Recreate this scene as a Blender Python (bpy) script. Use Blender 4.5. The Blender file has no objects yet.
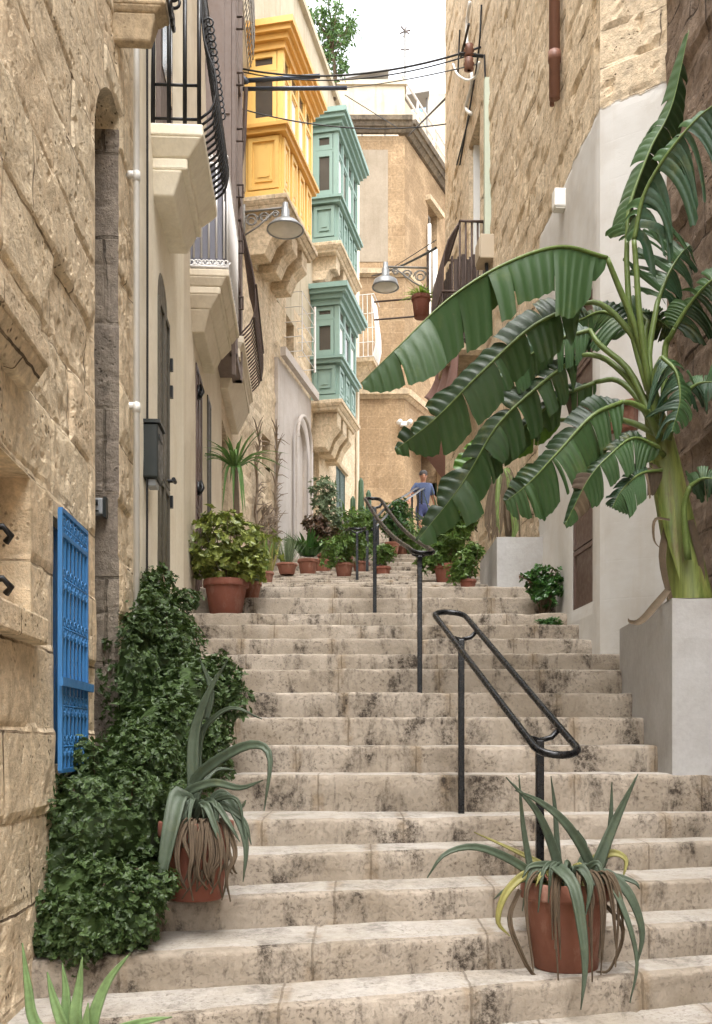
import bpy, bmesh, math, random
from mathutils import Vector as V, Matrix, noise as mn
random.seed(7)
R = math.radians
F, CX, HY = 1000.0, 356.0, 740.0
S = bpy.context.scene
COL = S.collection
def P(px, py, D):
    return V(((px-CX)/F*D, D, (HY-py)/F*D))
def hexc(h):
    h = h.lstrip('#'); o = []
    for i in (0, 2, 4):
        c = int(h[i:i+2], 16)/255
        o.append(c/12.92 if c <= .04045 else ((c+.055)/1.055)**2.4)
    return (o[0], o[1], o[2], 1)
def dsat(h, k=.26):
    c = hexc(h); l = .3*c[0]+.55*c[1]+.15*c[2]
    return tuple(x+(l-x)*k for x in c[:3])+(1,)
def rnd(a, b): return random.uniform(a, b)
# ------------------------------------------------------------------ materials
class NT:
    def __init__(s, name):
        s.m = bpy.data.materials.new(name); s.m.use_nodes = True
        s.t = s.m.node_tree; s.b = s.t.nodes['Principled BSDF']; s.out = s.t.nodes['Material Output']
    def n(s, typ, **kw):
        nd = s.t.nodes.new(typ)
        for k, v in kw.items():
            if k.startswith('_'): setattr(nd, k[1:], v)
            else: s.set(nd, k, v)
        return nd
    def set(s, nd, k, v):
        if k.isdigit() or (k[0] == 'i' and k[1:].isdigit()):
            inp = nd.inputs[int(k.lstrip('i'))]
        else:
            inp = nd.inputs[k.replace('__', ' ')]
        if isinstance(v, bpy.types.NodeSocket): s.t.links.new(v, inp)
        else: inp.default_value = v
    def math(s, op, a, b=0.0, clamp=False):
        nd = s.n('ShaderNodeMath', _operation=op, _use_clamp=clamp); s.set(nd, 'i0', a); s.set(nd, 'i1', b); return nd.outputs[0]
    def mix(s, f, a, b, typ='MIX'):
        nd = s.n('ShaderNodeMix', _data_type='RGBA', _blend_type=typ)
        s.set(nd, 'i0', f); s.set(nd, 'i6', a); s.set(nd, 'i7', b); return nd.outputs[2]
    def ramp(s, f, lo, hi, a=0.0, b=1.0):
        nd = s.n('ShaderNodeMapRange', _clamp=True); s.set(nd, 'i0', f); s.set(nd, 'i1', lo); s.set(nd, 'i2', hi); s.set(nd, 'i3', a); s.set(nd, 'i4', b); return nd.outputs[0]
    def noise(s, vec, scale, detail=5, rough=.6, dist=0):
        nd = s.n('ShaderNodeTexNoise', Vector=vec, Scale=scale, Detail=detail, Roughness=rough, Distortion=dist); return nd.outputs['Fac']
    def co(s): return s.n('ShaderNodeTexCoord').outputs['Object']
    def scaled(s, vec, sc):
        nd = s.n('ShaderNodeMapping', Vector=vec); nd.inputs['Scale'].default_value = sc; return nd.outputs[0]
    def bump(s, h, strength, dist=.01):
        nd = s.n('ShaderNodeBump', Height=h, Strength=strength, Distance=dist); s.set(s.b, 'Normal', nd.outputs[0])
    def col(s, c): s.set(s.b, 'Base__Color', c)
    def rough(s, r): s.set(s.b, 'Roughness', r)
def mul(c, k): return (c[0]*k, c[1]*k, c[2]*k, 1)
def stone(name, base, alt, bw=.5, bh=.27, ms=.008, mortar='#6b5a44', patch='#d8b478', stain='#6a6257', stain_k=.5, pit=.6, bump=.6, joint=1.0, paintline=None):
    t = NT(name); co = t.co()
    sp = t.n('ShaderNodeSeparateXYZ', Vector=co)
    nz = t.n('ShaderNodeTexNoise', Vector=co, Scale=6.0, Detail=3.0)
    wob = t.n('ShaderNodeVectorMath', _operation='SCALE'); t.set(wob, 'i0', nz.outputs['Color']); wob.inputs['Scale'].default_value = .03
    u = t.math('ADD', sp.outputs[0], sp.outputs[1])
    cm = t.n('ShaderNodeCombineXYZ', X=u, Y=sp.outputs[2])
    ad = t.n('ShaderNodeVectorMath', _operation='ADD'); t.set(ad, 'i0', cm.outputs[0]); t.set(ad, 'i1', wob.outputs[0])
    br = t.n('ShaderNodeTexBrick', Vector=ad.outputs[0], Color1=dsat(base), Color2=dsat(alt), Mortar=dsat(base), Scale=1.0)
    br.inputs['Mortar Size'].default_value = ms; br.inputs['Mortar Smooth'].default_value = .4
    br.inputs['Brick Width'].default_value = bw; br.inputs['Row Height'].default_value = bh
    jn = t.math('MULTIPLY', br.outputs['Fac'], t.ramp(t.noise(co, 3.0, 4), .42, .6, .1, joint))
    c = t.mix(jn, br.outputs['Color'], dsat(mortar))
    c = t.mix(t.ramp(t.noise(co, 1.1, 7, .65), .5, .72, 0, .65), c, dsat(patch, .3))
    st = t.noise(t.scaled(co, (5, 5, .6)), 1.0, 6, .65)
    c = t.mix(t.ramp(st, .5, .75, 0, stain_k), c, dsat(stain))
    g = t.noise(co, 17, 6, .74)
    k = t.ramp(g, .32, .68, .62, 1.24)
    c = t.mix(1.0, c, t.n('ShaderNodeCombineColor', Red=k, Green=k, Blue=k).outputs[0], 'MULTIPLY')
    vo = t.n('ShaderNodeTexVoronoi', Vector=t.mix(.06, co, nz.outputs['Color']), Scale=38.0)
    pm = t.math('MULTIPLY', t.ramp(vo.outputs['Distance'], .12, .3, 1, 0), t.ramp(t.noise(co, 4.5, 4), .5, .62, 0, pit))
    c = t.mix(pm, c, mul(dsat(mortar), .55))
    keep = None
    if paintline:
        a, b, x0 = paintline
        ln = t.math('ADD', t.math('MULTIPLY', sp.outputs[0], a), b)
        ln = t.math('ADD', ln, t.math('MULTIPLY', t.math('SUBTRACT', t.noise(co, 5, 5), .5), .18))
        mk = t.math('MULTIPLY', t.ramp(t.math('SUBTRACT', ln, sp.outputs[2]), -.01, .01), t.ramp(t.math('SUBTRACT', sp.outputs[0], x0), -.01, .01))
        wc = t.mix(t.ramp(t.noise(co, 1.7, 7, .65), .4, .7), hexc('#c6c4c0'), hexc('#b6b0a7'))
        wc = t.mix(t.ramp(t.noise(t.scaled(co, (6, 6, .5)), 1, 6, .65), .55, .78, 0, .3), wc, hexc('#a99a85'))
        c = t.mix(mk, c, wc); keep = t.math('SUBTRACT', 1.0, t.math('MULTIPLY', mk, .96))
    t.col(c); t.rough(.93); t.set(t.b, 'Specular__IOR__Level', .15)
    h = t.math('SUBTRACT', t.math('MULTIPLY', g, 1.4), t.math('ADD', t.math('MULTIPLY', jn, .9), pm))
    h = t.math('ADD', h, t.math('MULTIPLY', t.noise(co, 90, 3, .7), .35))
    if keep is not None: h = t.math('MULTIPLY', h, keep)
    t.bump(h, bump, .016)
    return t.m
def plaster(name, base, alt, stain='#7d7466', stain_k=.45, bump=.25, drip=True):
    t = NT(name); co = t.co()
    c = t.mix(t.ramp(t.noise(co, 1.6, 8, .66), .38, .66), dsat(base, .3), dsat(alt, .3))
    st = t.noise(t.scaled(co, (7, 7, .5)) if drip else co, 1.0, 7, .66)
    c = t.mix(t.ramp(st, .52, .76, 0, stain_k), c, hexc(stain))
    g = t.noise(co, 30, 6, .7)
    k = t.ramp(g, .25, .75, .9, 1.07)
    c = t.mix(1.0, c, t.n('ShaderNodeCombineColor', Red=k, Green=k, Blue=k).outputs[0], 'MULTIPLY')
    t.col(c); t.rough(.9); t.set(t.b, 'Specular__IOR__Level', .2)
    t.bump(t.math('ADD', t.math('MULTIPLY', g, .5), t.noise(co, 5, 5, .6)), bump, .02)
    return t.m
def paint(name, base, rough=.5, var=.15, dirt='#4a4038', dirt_k=.25, bump=.08, metallic=0, scale=8, vary=0):
    t = NT(name); co = t.co(); b = hexc(base)
    c = t.mix(t.noise(co, scale, 6, .65), mul(b, 1-var), mul(b, 1+var))
    c = t.mix(t.ramp(t.noise(t.scaled(co, (1, 1, .35)), scale*1.7, 6, .7), .55, .78, 0, dirt_k), c, hexc(dirt))
    if vary:
        ri = t.ramp(t.n('ShaderNodeObjectInfo').outputs['Random'], 0, 1, .72, 1.15); c = t.mix(1.0, c, t.n('ShaderNodeCombineColor', Red=ri, Green=ri, Blue=ri).outputs[0], 'MULTIPLY')
    t.col(c); t.set(t.b, 'Metallic', metallic)
    t.rough(t.ramp(t.noise(co, scale*3, 4), .3, .7, max(.05, rough-.12), min(1, rough+.15)))
    t.bump(t.noise(co, scale*7, 4), bump, .004)
    return t.m
def leaf(name, base, alt, rough=.42, trans=.22, vein=0, under=None, old=0):
    t = NT(name); co = t.co()
    gi = t.n('ShaderNodeNewGeometry')
    f = t.math('ADD', t.math('MULTIPLY', gi.outputs['Random Per Island'], .75), t.math('MULTIPLY', t.noise(co, 9, 4), .35))
    c = t.mix(f, hexc(base), hexc(alt))
    mo = t.ramp(t.noise(co, 26, 6, .75), .3, .7, .72, 1.2)
    c = t.mix(1.0, c, t.n('ShaderNodeCombineColor', Red=mo, Green=mo, Blue=mo).outputs[0], 'MULTIPLY')
    if old: c = t.mix(t.ramp(t.noise(co, 7, 6, .7), .56, .72, 0, old), c, hexc('#7d7a3a')); c = t.mix(t.ramp(t.noise(co, 21, 6, .8), .63, .7, 0, old*1.4, ), c, hexc('#5d4a30'))
    if under: c = t.mix(t.math('MULTIPLY', gi.outputs['Backfacing'], .6), c, hexc(under))
    t.col(c); t.rough(rough); t.set(t.b, 'Specular__IOR__Level', .4)
    tr = t.n('ShaderNodeBsdfTranslucent', Color=t.mix(.4, c, hexc('#6f8a2a')))
    mx = t.n('ShaderNodeMixShader', i0=trans, i1=t.b.outputs[0], i2=tr.outputs[0])
    t.t.links.new(mx.outputs[0], t.out.inputs['Surface'])
    if vein: t.bump(t.noise(co, vein, 3), .25, .004)
    return t.m
def glass(name, c='#3a3833', rough=.12):
    t = NT(name); co = t.co()
    t.col(t.mix(t.noise(co, 2.5, 4), mul(hexc(c), .6), mul(hexc(c), 1.5))); t.rough(rough); t.set(t.b, 'Specular__IOR__Level', .6)
    return t.m
def step_mat(name, base, alt, dark_k, spot_k):
    t = NT(name); co = t.co()
    ri = t.n('ShaderNodeObjectInfo').outputs['Random']
    sp = t.n('ShaderNodeSeparateXYZ', Vector=co)
    x = t.math('ADD', sp.outputs[0], t.math('MULTIPLY', ri, 13.7))
    sh = t.n('ShaderNodeCombineXYZ', X=x, Y=sp.outputs[1], Z=t.math('ADD', sp.outputs[2], t.math('MULTIPLY', ri, 5.0))).outputs[0]
    c = t.mix(t.ramp(t.noise(sh, 2.2, 7, .65), .35, .68), hexc(base), hexc(alt))
    def joints(ms):
        jx = t.math('ADD', x, t.math('MULTIPLY', t.noise(co, 7, 3), .02))
        br = t.n('ShaderNodeTexBrick', Vector=t.n('ShaderNodeCombineXYZ', X=jx, Y=.5).outputs[0], Scale=1.0)
        br.inputs['Mortar Size'].default_value = ms; br.inputs['Mortar Smooth'].default_value = .6
        br.inputs['Brick Width'].default_value = .66; br.inputs['Row Height'].default_value = 50; br.offset = 0
        return br.outputs['Fac']
    tan = t.math('MULTIPLY', joints(.045), t.ramp(t.noise(sh, 6, 6, .75), .42, .6, 0, .6))
    c = t.mix(tan, c, hexc('#86735a'))
    stv = t.scaled(sh, (5.5, 2.5, 2.2))
    st = t.ramp(t.noise(stv, 1.0, 6, .7, .4), .5, .62)
    sk = t.ramp(t.noise(sh, 30, 6, .8), .42, .58)
    c = t.mix(t.math('MULTIPLY', st, t.math('ADD', t.math('MULTIPLY', sk, dark_k), dark_k*.25), True), c, hexc('#443c34'))
    vs = t.ramp(t.noise(sh, 62, 5, .75), .53, .66, 0, spot_k)
    c = t.mix(t.math('MULTIPLY', vs, t.ramp(t.noise(sh, 3.3, 5), .38, .58)), c, hexc('#4a4038'))
    j = joints(.006)
    c = t.mix(t.math('MULTIPLY', j, .45), c, hexc('#5a4c3c'))
    g = t.noise(sh, 22, 8, .72)
    k = t.ramp(g, .3, .7, .84, 1.1)
    c = t.mix(1.0, c, t.n('ShaderNodeCombineColor', Red=k, Green=k, Blue=k).outputs[0], 'MULTIPLY')
    t.col(c); t.rough(.86); t.set(t.b, 'Specular__IOR__Level', .25)
    t.bump(t.math('SUBTRACT', t.math('ADD', g, t.math('MULTIPLY', t.noise(sh, 80, 4, .7), .4)), t.math('ADD', t.math('MULTIPLY', j, .8), vs)), .55, .012)
    return t.m
M = {}
M['stoneA'] = stone('weathered_limestone', '#dcc096', '#e3cda6', .62, .29, .0055, '#4f3d2b', '#e2c28a', '#b3a388', .3, .8, .75, .95)
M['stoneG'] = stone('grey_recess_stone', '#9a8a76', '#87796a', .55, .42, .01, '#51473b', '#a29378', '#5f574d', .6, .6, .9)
M['stoneR'] = stone('rough_limestone', '#dcc49e', '#d2b890', .46, .27, .006, '#57432f', '#dcb880', '#ad9c84', .35, .9, .8, .95)
M['stoneD'] = stone('brown_rubble_stone', '#8d7660', '#7a6552', .5, .3, .01, '#4c3d30', '#96795a', '#63564a', .45, .9, 1.0)
M['stoneY'] = stone('plastered_limestone', '#d8c09a', '#ccb28a', .55, .28, .006, '#86704f', '#d9bb85', '#93836c', .5, .6, .5, .6)
M['stoneF'] = stone('dressed_limestone', '#96784f', '#8b6d46', .6, .3, .006, '#ad9068', '#cfa973', '#a08a6a', .25, .1, .2, .8)
M['cornice'] = stone('cornice_stone', '#c4ab82', '#b99f77', .7, .5, .004, '#85704f', '#cdb083', '#6f675a', .6, .4, .4)
M['darkcornice'] = stone('dark_cornice_stone', '#6d6050', '#7c6d58', .7, .5, .004, '#3d352b', '#8d7a5c', '#34302b', .8, .4, .5)  # dark grey-brown over the whole far cornice, with darker streaks
M['cream'] = plaster('cream_plaster', '#eee3c8', '#e4d5b2', '#b3a182', .35)
M['cream2'] = plaster('grey_cream_plaster', '#dccdb0', '#d0be9e', '#a5947a', .5)
M['upper'] = plaster('pale_streaked_plaster', '#c2b190', '#b2a07e', '#7d705c', .65)
M['lilac'] = plaster('lilac_grey_plaster', '#c3b8ae', '#b5a698', '#938673', .45)
M['patch'] = plaster('grey_render', '#94836a', '#87765d', '#6d5f4c', .4)
M['white'] = plaster('white_wall_paint', '#c4c2be', '#b5b1a9', '#8d8273', .4, .15)
M['planterw'] = plaster('white_planter_paint', '#aeacaa', '#a09c96', '#857d72', .55, .2, False)
M['roofwhite'] = plaster('whitewashed_render', '#bfae92', '#b09e80', '#8a7a64', .3)
M['riser'] = step_mat('stained_step_stone', '#aa9f91', '#918575', .9, .75)
M['tread'] = step_mat('worn_tread_stone', '#b6b0a8', '#a2998c', .4, .55)
M['ground'] = step_mat('street_paving', '#9f978c', '#8d8476', .3, .4)
M['iron'] = paint('black_iron', '#1b1c1e', .4, .3, '#4a3a30', .3, .1, .3)
M['rail'] = paint('black_painted_rail', '#17181a', .28, .3, '#6d6a66', .35, .05, .4, 20)
M['rust'] = paint('rusty_iron', '#4b3d36', .7, .4, '#71503a', .5, .2, .2)
M['greyiron'] = paint('grey_iron', '#77746f', .6, .2, '#4f463c', .4)
M['whiteiron'] = paint('white_painted_iron', '#d9d7d5', .45, .08, '#83776a', .3)
M['pole'] = paint('blue_grey_steel_pole', '#454d5b', .45, .2, '#5d4a3c', .3, .05, .4)
M['blue'] = paint('blue_paint', '#3775ad', .5, .14, '#34506a', .5)
M['bluedeep'] = paint('deep_blue_paint', '#2d6598', .55, .14, '#2a4560', .5)
M['yellow'] = paint('yellow_paint', '#e6bd6c', .5, .06, '#a5823f', .4, .12)
M['orange'] = paint('ochre_paint', '#d8a757', .5, .06, '#8a6430', .25)
M['green'] = paint('sage_green_paint', '#7d968c', .5, .07, '#54705f', .3)
M['green2'] = paint('deep_sage_paint', '#78938a', .5, .07, '#47604f', .3)
M['teal'] = paint('faded_teal_paint', '#55786f', .6, .2, '#6b6253', .5)
M['timber'] = paint('mauve_brown_timber', '#6f6058', .65, .15, '#463a33', .4)
M['slate'] = paint('slate_grey_board', '#6b6a73', .6, .1, '#4c4a50', .3)
M['door'] = paint('brown_door_paint', '#5d4a42', .5, .15, '#38302a', .4)
M['doorg'] = paint('olive_grey_door', '#4a4436', .5, .2, '#2f2b22', .4)
M['dkdoor'] = paint('dark_green_door', '#2f4238', .55, .2, '#272a22', .4)
M['pipe'] = paint('white_pvc_pipe', '#d4d2cc', .4, .05, '#93897a', .25)
M['brownpipe'] = paint('brown_downpipe', '#7a5545', .5, .12, '#4e382d', .3)
M['conduit'] = paint('pale_green_conduit', '#b9c2b0', .5, .08, '#807c6a', .3)
M['box'] = paint('beige_enclosure', '#b7a891', .5, .05, '#776b59', .3)
M['black'] = paint('black_plastic', '#1d2321', .4, .15, '#3a3a36', .2)
M['greyp'] = paint('grey_plastic', '#8f9396', .4, .08, '#55534f', .2)
M['cable'] = paint('black_cable', '#1c1b1b', .6, .2, '#3a3734', .2)
M['lampmetal'] = paint('grey_lamp_metal', '#85888a', .42, .12, '#5d564c', .3, .05, .4)
M['lampglass'] = glass('lamp_glass', '#c5c2b8', .25)
M['glass'] = glass('window_glass', '#4a453f')
M['curtain'] = paint('white_curtain', '#dcdcd8', .8, .06, '#a5a29a', .2)
M['terra'] = paint('terracotta', '#845645', .9, .25, '#b59a8a', .7, .4, 0, 7, 1)
M['terrad'] = paint('dark_terracotta', '#7d4a3a', .85, .2, '#a08878', .5, .4, 0, 7, 1)
M['soil'] = paint('soil', '#4a3b2d', .95, .3, '#2b221a', .5, .8)
M['awning'] = paint('dusty_brown_canvas', '#75584f', .85, .15, '#4c3a34', .35)
M['tin'] = paint('grey_roof_sheet', '#8a8987', .5, .12, '#5a564f', .3)
M['sign'] = paint('white_sign_plate', '#e2e0da', .4, .04, '#a09a8e', .15)
M['ink'] = paint('dark_ink', '#2b2b2b', .6, .1)
M['laundry'] = paint('blue_cloth', '#7f9fc4', .85, .15, '#dfe4ea', .5)
M['skin'] = paint('skin', '#84583f', .55, .06, '#7d5140', .1)
M['hair'] = paint('dark_hair', '#1f1815', .7, .2)
M['shirt'] = paint('blue_grey_shirt', '#323d58', .85, .12, '#2d3856', .3)
M['shorts'] = paint('navy_shorts', '#23294a', .85, .12, '#20253f', .3)
M['shoe'] = paint('pale_shoe', '#b5b0a8', .7, .1)
M['lbush'] = leaf('bush_leaf', '#243619', '#506538', .5, .15)
M['lcrass'] = leaf('jade_leaf', '#505f2a', '#939b4c', .42, .2)
M['lagave'] = leaf('agave_leaf', '#323d31', '#55624f', .55, .05, 60, None, .2)
M['lagavey'] = leaf('yellowing_agave_leaf', '#77753f', '#948d50', .55, .08, 60)
M['ldry'] = leaf('withered_leaf', '#41372f', '#6a5a47', .92, .1, 40)
M['laloe'] = leaf('aloe_leaf', '#5f7d50', '#86a06a', .45, .1, 40)
M['lban'] = leaf('banana_leaf', '#172a17', '#253c1e', .46, .1, 90, '#46633a', .4)
M['lbany'] = leaf('young_banana_leaf', '#3f6524', '#5a7c2f', .36, .25, 90)
M['lbangrey'] = leaf('glossy_banana_leaf', '#2a4330', '#3f5a42', .36, .1, 90, '#4d6b40', .35)
M['stem'] = leaf('banana_stem', '#566a36', '#728348', .42, .05, 14)
def trunk_mat():
    t = NT('banana_trunk'); co = t.co(); s_ = t.noise(t.scaled(co, (26, 26, 1.5)), 1.0, 6, .7)
    c = t.mix(t.ramp(s_, .35, .65), hexc('#4f5f28'), hexc('#848a48'))
    c = t.mix(t.ramp(t.noise(t.scaled(co, (12, 12, 3)), 1.0, 6, .75), .52, .7, 0, .8), c, hexc('#5a4632'))
    t.col(c); t.rough(.5); t.bump(s_, .4, .006); return t.m
M['trunk'] = trunk_mat()
M['lyuc'] = leaf('yucca_leaf', '#3f6a34', '#6d8c4c', .42, .15)
M['lros'] = leaf('grey_green_leaf', '#56684c', '#7c8b6a', .6, .15)
M['ldark'] = leaf('dark_leaf', '#26401f', '#3f6a2d', .35, .18)
M['lmid'] = leaf('mid_green_leaf', '#3f5c2a', '#6d8742', .4, .22)
M['lred'] = leaf('purple_brown_leaf', '#3f3a2a', '#6d5142', .45, .15)
M['lfern'] = leaf('fern_leaf', '#6f8f35', '#94ab4c', .5, .3)
M['lroof'] = leaf('rooftop_leaf', '#33502a', '#567540', .5, .2)
M['bark'] = paint('bark', '#5f5040', .9, .25, '#3a3026', .4, .6)
M['twig'] = paint('dry_twig', '#857665', .9, .2, '#5d5145', .4, .4)
M['cactus'] = leaf('cactus_skin', '#2f4a30', '#47623f', .5, 0.02)
# ------------------------------------------------------------------ mesh building
class MB:
    def __init__(s): s.v = []; s.f = []; s.mi = []; s.cur = 0
    def add(s, vs, fs):
        o = len(s.v); s.v += [tuple(p) for p in vs]
        for f in fs: s.f.append(tuple(i+o for i in f)); s.mi.append(s.cur)
    def quad(s, a, b, c, d): s.add([a, b, c, d], [(0, 1, 2, 3)])
    def hexa(s, p):   # 8 corners: bottom 4 ccw, top 4 ccw
        s.add(p, [(3, 2, 1, 0), (4, 5, 6, 7), (0, 1, 5, 4), (1, 2, 6, 5), (2, 3, 7, 6), (3, 0, 4, 7)])
    def box(s, x0, x1, y0, y1, z0, z1, mat=None):
        p = [V((x0, y0, z0)), V((x1, y0, z0)), V((x1, y1, z0)), V((x0, y1, z0)), V((x0, y0, z1)), V((x1, y0, z1)), V((x1, y1, z1)), V((x0, y1, z1))]
        if mat is not None: p = [mat @ q for q in p]
        s.hexa(p)
    def prism(s, poly, x0, x1, axis='x'):   # poly in the other two coordinates, extruded along axis
        n = len(poly)
        mk = {'x': lambda a, b, t: (t, a, b), 'y': lambda a, b, t: (a, t, b), 'z': lambda a, b, t: (a, b, t)}[axis]
        vs = [mk(a, b, x0) for a, b in poly]+[mk(a, b, x1) for a, b in poly]
        s.add(vs, [tuple(range(n))[::-1], tuple(range(n, 2*n))]+[(i, (i+1) % n, n+(i+1) % n, n+i) for i in range(n)])
    def tube(s, pts, r, seg=8, cap=True, closed=False):
        pts = [V(p) for p in pts]; n = len(pts)
        rr = r if isinstance(r, (list, tuple)) else [r]*n
        o = len(s.v); prev = None
        for i, p in enumerate(pts):
            a = pts[i-1] if (i > 0 or closed) else p; b = pts[(i+1) % n] if (i < n-1 or closed) else p
            t = (b-a).normalized() if (b-a).length > 1e-9 else V((0, 0, 1))
            if prev is None:
                x = t.cross(V((0, 0, 1)))
                if x.length < .05: x = t.cross(V((1, 0, 0)))
            else: x = prev-t*prev.dot(t)
            x.normalize(); prev = x; y = t.cross(x)
            for k in range(seg):
                an = 2*math.pi*k/seg
                s.v.append(tuple(p+(x*math.cos(an)+y*math.sin(an))*rr[i]))
        for i in range(n if closed else n-1):
            for k in range(seg):
                i2 = (i+1) % n
                s.f.append((o+i*seg+k, o+i*seg+(k+1) % seg, o+i2*seg+(k+1) % seg, o+i2*seg+k)); s.mi.append(s.cur)
        if cap and not closed:
            s.f.append(tuple(o+k for k in range(seg))[::-1]); s.mi.append(s.cur)
            s.f.append(tuple(o+(n-1)*seg+k for k in range(seg))); s.mi.append(s.cur)
    def lathe(s, prof, c=(0, 0, 0), seg=24, wob=0):
        c = V(c); o = len(s.v); n = len(prof)
        for r, z in prof:
            for k in range(seg):
                a = 2*math.pi*k/seg; q = r*(1+wob*mn.noise(V((math.cos(a)*1.5, math.sin(a)*1.5, z*6))))
                s.v.append((c.x+q*math.cos(a), c.y+q*math.sin(a), c.z+z))
        for i in range(n-1):
            for k in range(seg):
                s.f.append((o+i*seg+k, o+i*seg+(k+1) % seg, o+(i+1)*seg+(k+1) % seg, o+(i+1)*seg+k)); s.mi.append(s.cur)
    def disc(s, c, r, n, seg=20):
        c = V(c); n = V(n).normalized(); x = n.orthogonal().normalized(); y = n.cross(x)
        s.add([c+(x*math.cos(2*math.pi*k/seg)+y*math.sin(2*math.pi*k/seg))*r for k in range(seg)], [tuple(range(seg))])
    def build(s, name, mats, parent=None, smooth=False, bevel=0):
        me = bpy.data.meshes.new(name); me.from_pydata(s.v, [], s.f)
        for m in (mats if isinstance(mats, (list, tuple)) else [mats]): me.materials.append(M[m] if isinstance(m, str) else m)
        me.polygons.foreach_set('material_index', s.mi)
        if smooth: me.polygons.foreach_set('use_smooth', [True]*len(me.polygons))
        me.update()
        o = bpy.data.objects.new(name, me); COL.objects.link(o)
        if parent: o.parent = parent
        if bevel:
            b = o.modifiers.new('bevel', 'BEVEL'); b.width = bevel; b.segments = 2; b.limit_method = 'ANGLE'; b.angle_limit = R(40)
        return o
def tag(o, label=None, cat=None, group=None, kind=None):
    if label: o['label'] = label
    if cat: o['category'] = cat
    if group: o['group'] = group
    if kind: o['kind'] = kind
    return o
def empty(name, loc=(0, 0, 0), th=0, label=None, cat=None, group=None, kind=None):
    o = bpy.data.objects.new(name, None); COL.objects.link(o); o.location = loc; o.rotation_euler = (0, 0, th); o.empty_display_size = .1
    return tag(o, label, cat, group, kind)
def spline(pts, n):
    pts = [V(p) for p in pts]
    if len(pts) == 2: return [pts[0].lerp(pts[1], i/(n-1)) for i in range(n)]
    q = [pts[0]*2-pts[1]]+pts+[pts[-1]*2-pts[-2]]; out = []; m = len(pts)-1
    for i in range(n):
        t = i/(n-1)*m; k = min(int(t), m-1); t -= k
        a, b, c, d = q[k:k+4]
        out.append(.5*((2*b)+(c-a)*t+(2*a-5*b+4*c-d)*t*t+(3*b-a-3*c+d)*t**3))
    return out
# ------------------------------------------------------------------ wall frames (local x along the wall, y into it, z up)
class Fr:
    def __init__(s, A, B, zb):
        s.A = V((A[0], A[1], zb)); d = V((B[0]-A[0], B[1]-A[1], 0)); s.L = d.length; s.u = d.normalized()
        s.th = math.atan2(s.u.y, s.u.x); s.out = V((s.u.y, -s.u.x, 0)); s.zb = zb
    def hit(s, px, py, off=0):
        d = V(((px-CX)/F, 1, (HY-py)/F)); p0 = s.A+s.out*off
        t = (p0.x*s.out.x+p0.y*s.out.y)/(d.x*s.out.x+d.y*s.out.y)
        q = d*t; return (q-s.A).dot(s.u), q.z-s.zb
    def u_(s, px, off=0): return s.hit(px, HY, off)[0]
    def loc(s, p):   # world -> local
        d = V(p)-s.A; return V((d.dot(s.u), -d.dot(s.out), d.z))
    def root(s, name, label, cat): return empty(name, s.A, s.th, label, cat)
def fbm(p, o=4): return mn.fractal(p, 1.0, 2.0, o)
def block_disp(bw, bh, amp, er, seed, joint=.01):
    def f(x, z):
        xx = x+.02*mn.noise(V((x*2, z*2, seed))); zz = z+.015*mn.noise(V((x*3, z*3, seed+5)))
        row = math.floor(zz/bh); off = .5*bw if row % 2 == 0 else 0
        col = math.floor((xx+off)/bw); lx = xx+off-col*bw; lz = zz-row*bh
        e = min(lx, bw-lx, lz, bh-lz)
        hsh = mn.cell(V((col*1.37+.1, row*2.11+.3, seed)))
        d = amp*(hsh-.5)*.8
        d += joint*max(0, 1-e/.022)*(.5+mn.noise(V((x*1.5, z*1.5, seed+2))))
        d += er*fbm(V((x*2.2, z*2.2, seed+9)))*.5+er*.5*mn.noise(V((x*9, z*9, seed)))
        w = fbm(V((x*1.1, z*1.1, seed+20)), 3)
        if w > .25: d += er*2.2*min(1, (w-.25)*4)*(.6+.5*mn.noise(V((x*14, z*14, seed))))
        return d
    return f
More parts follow.
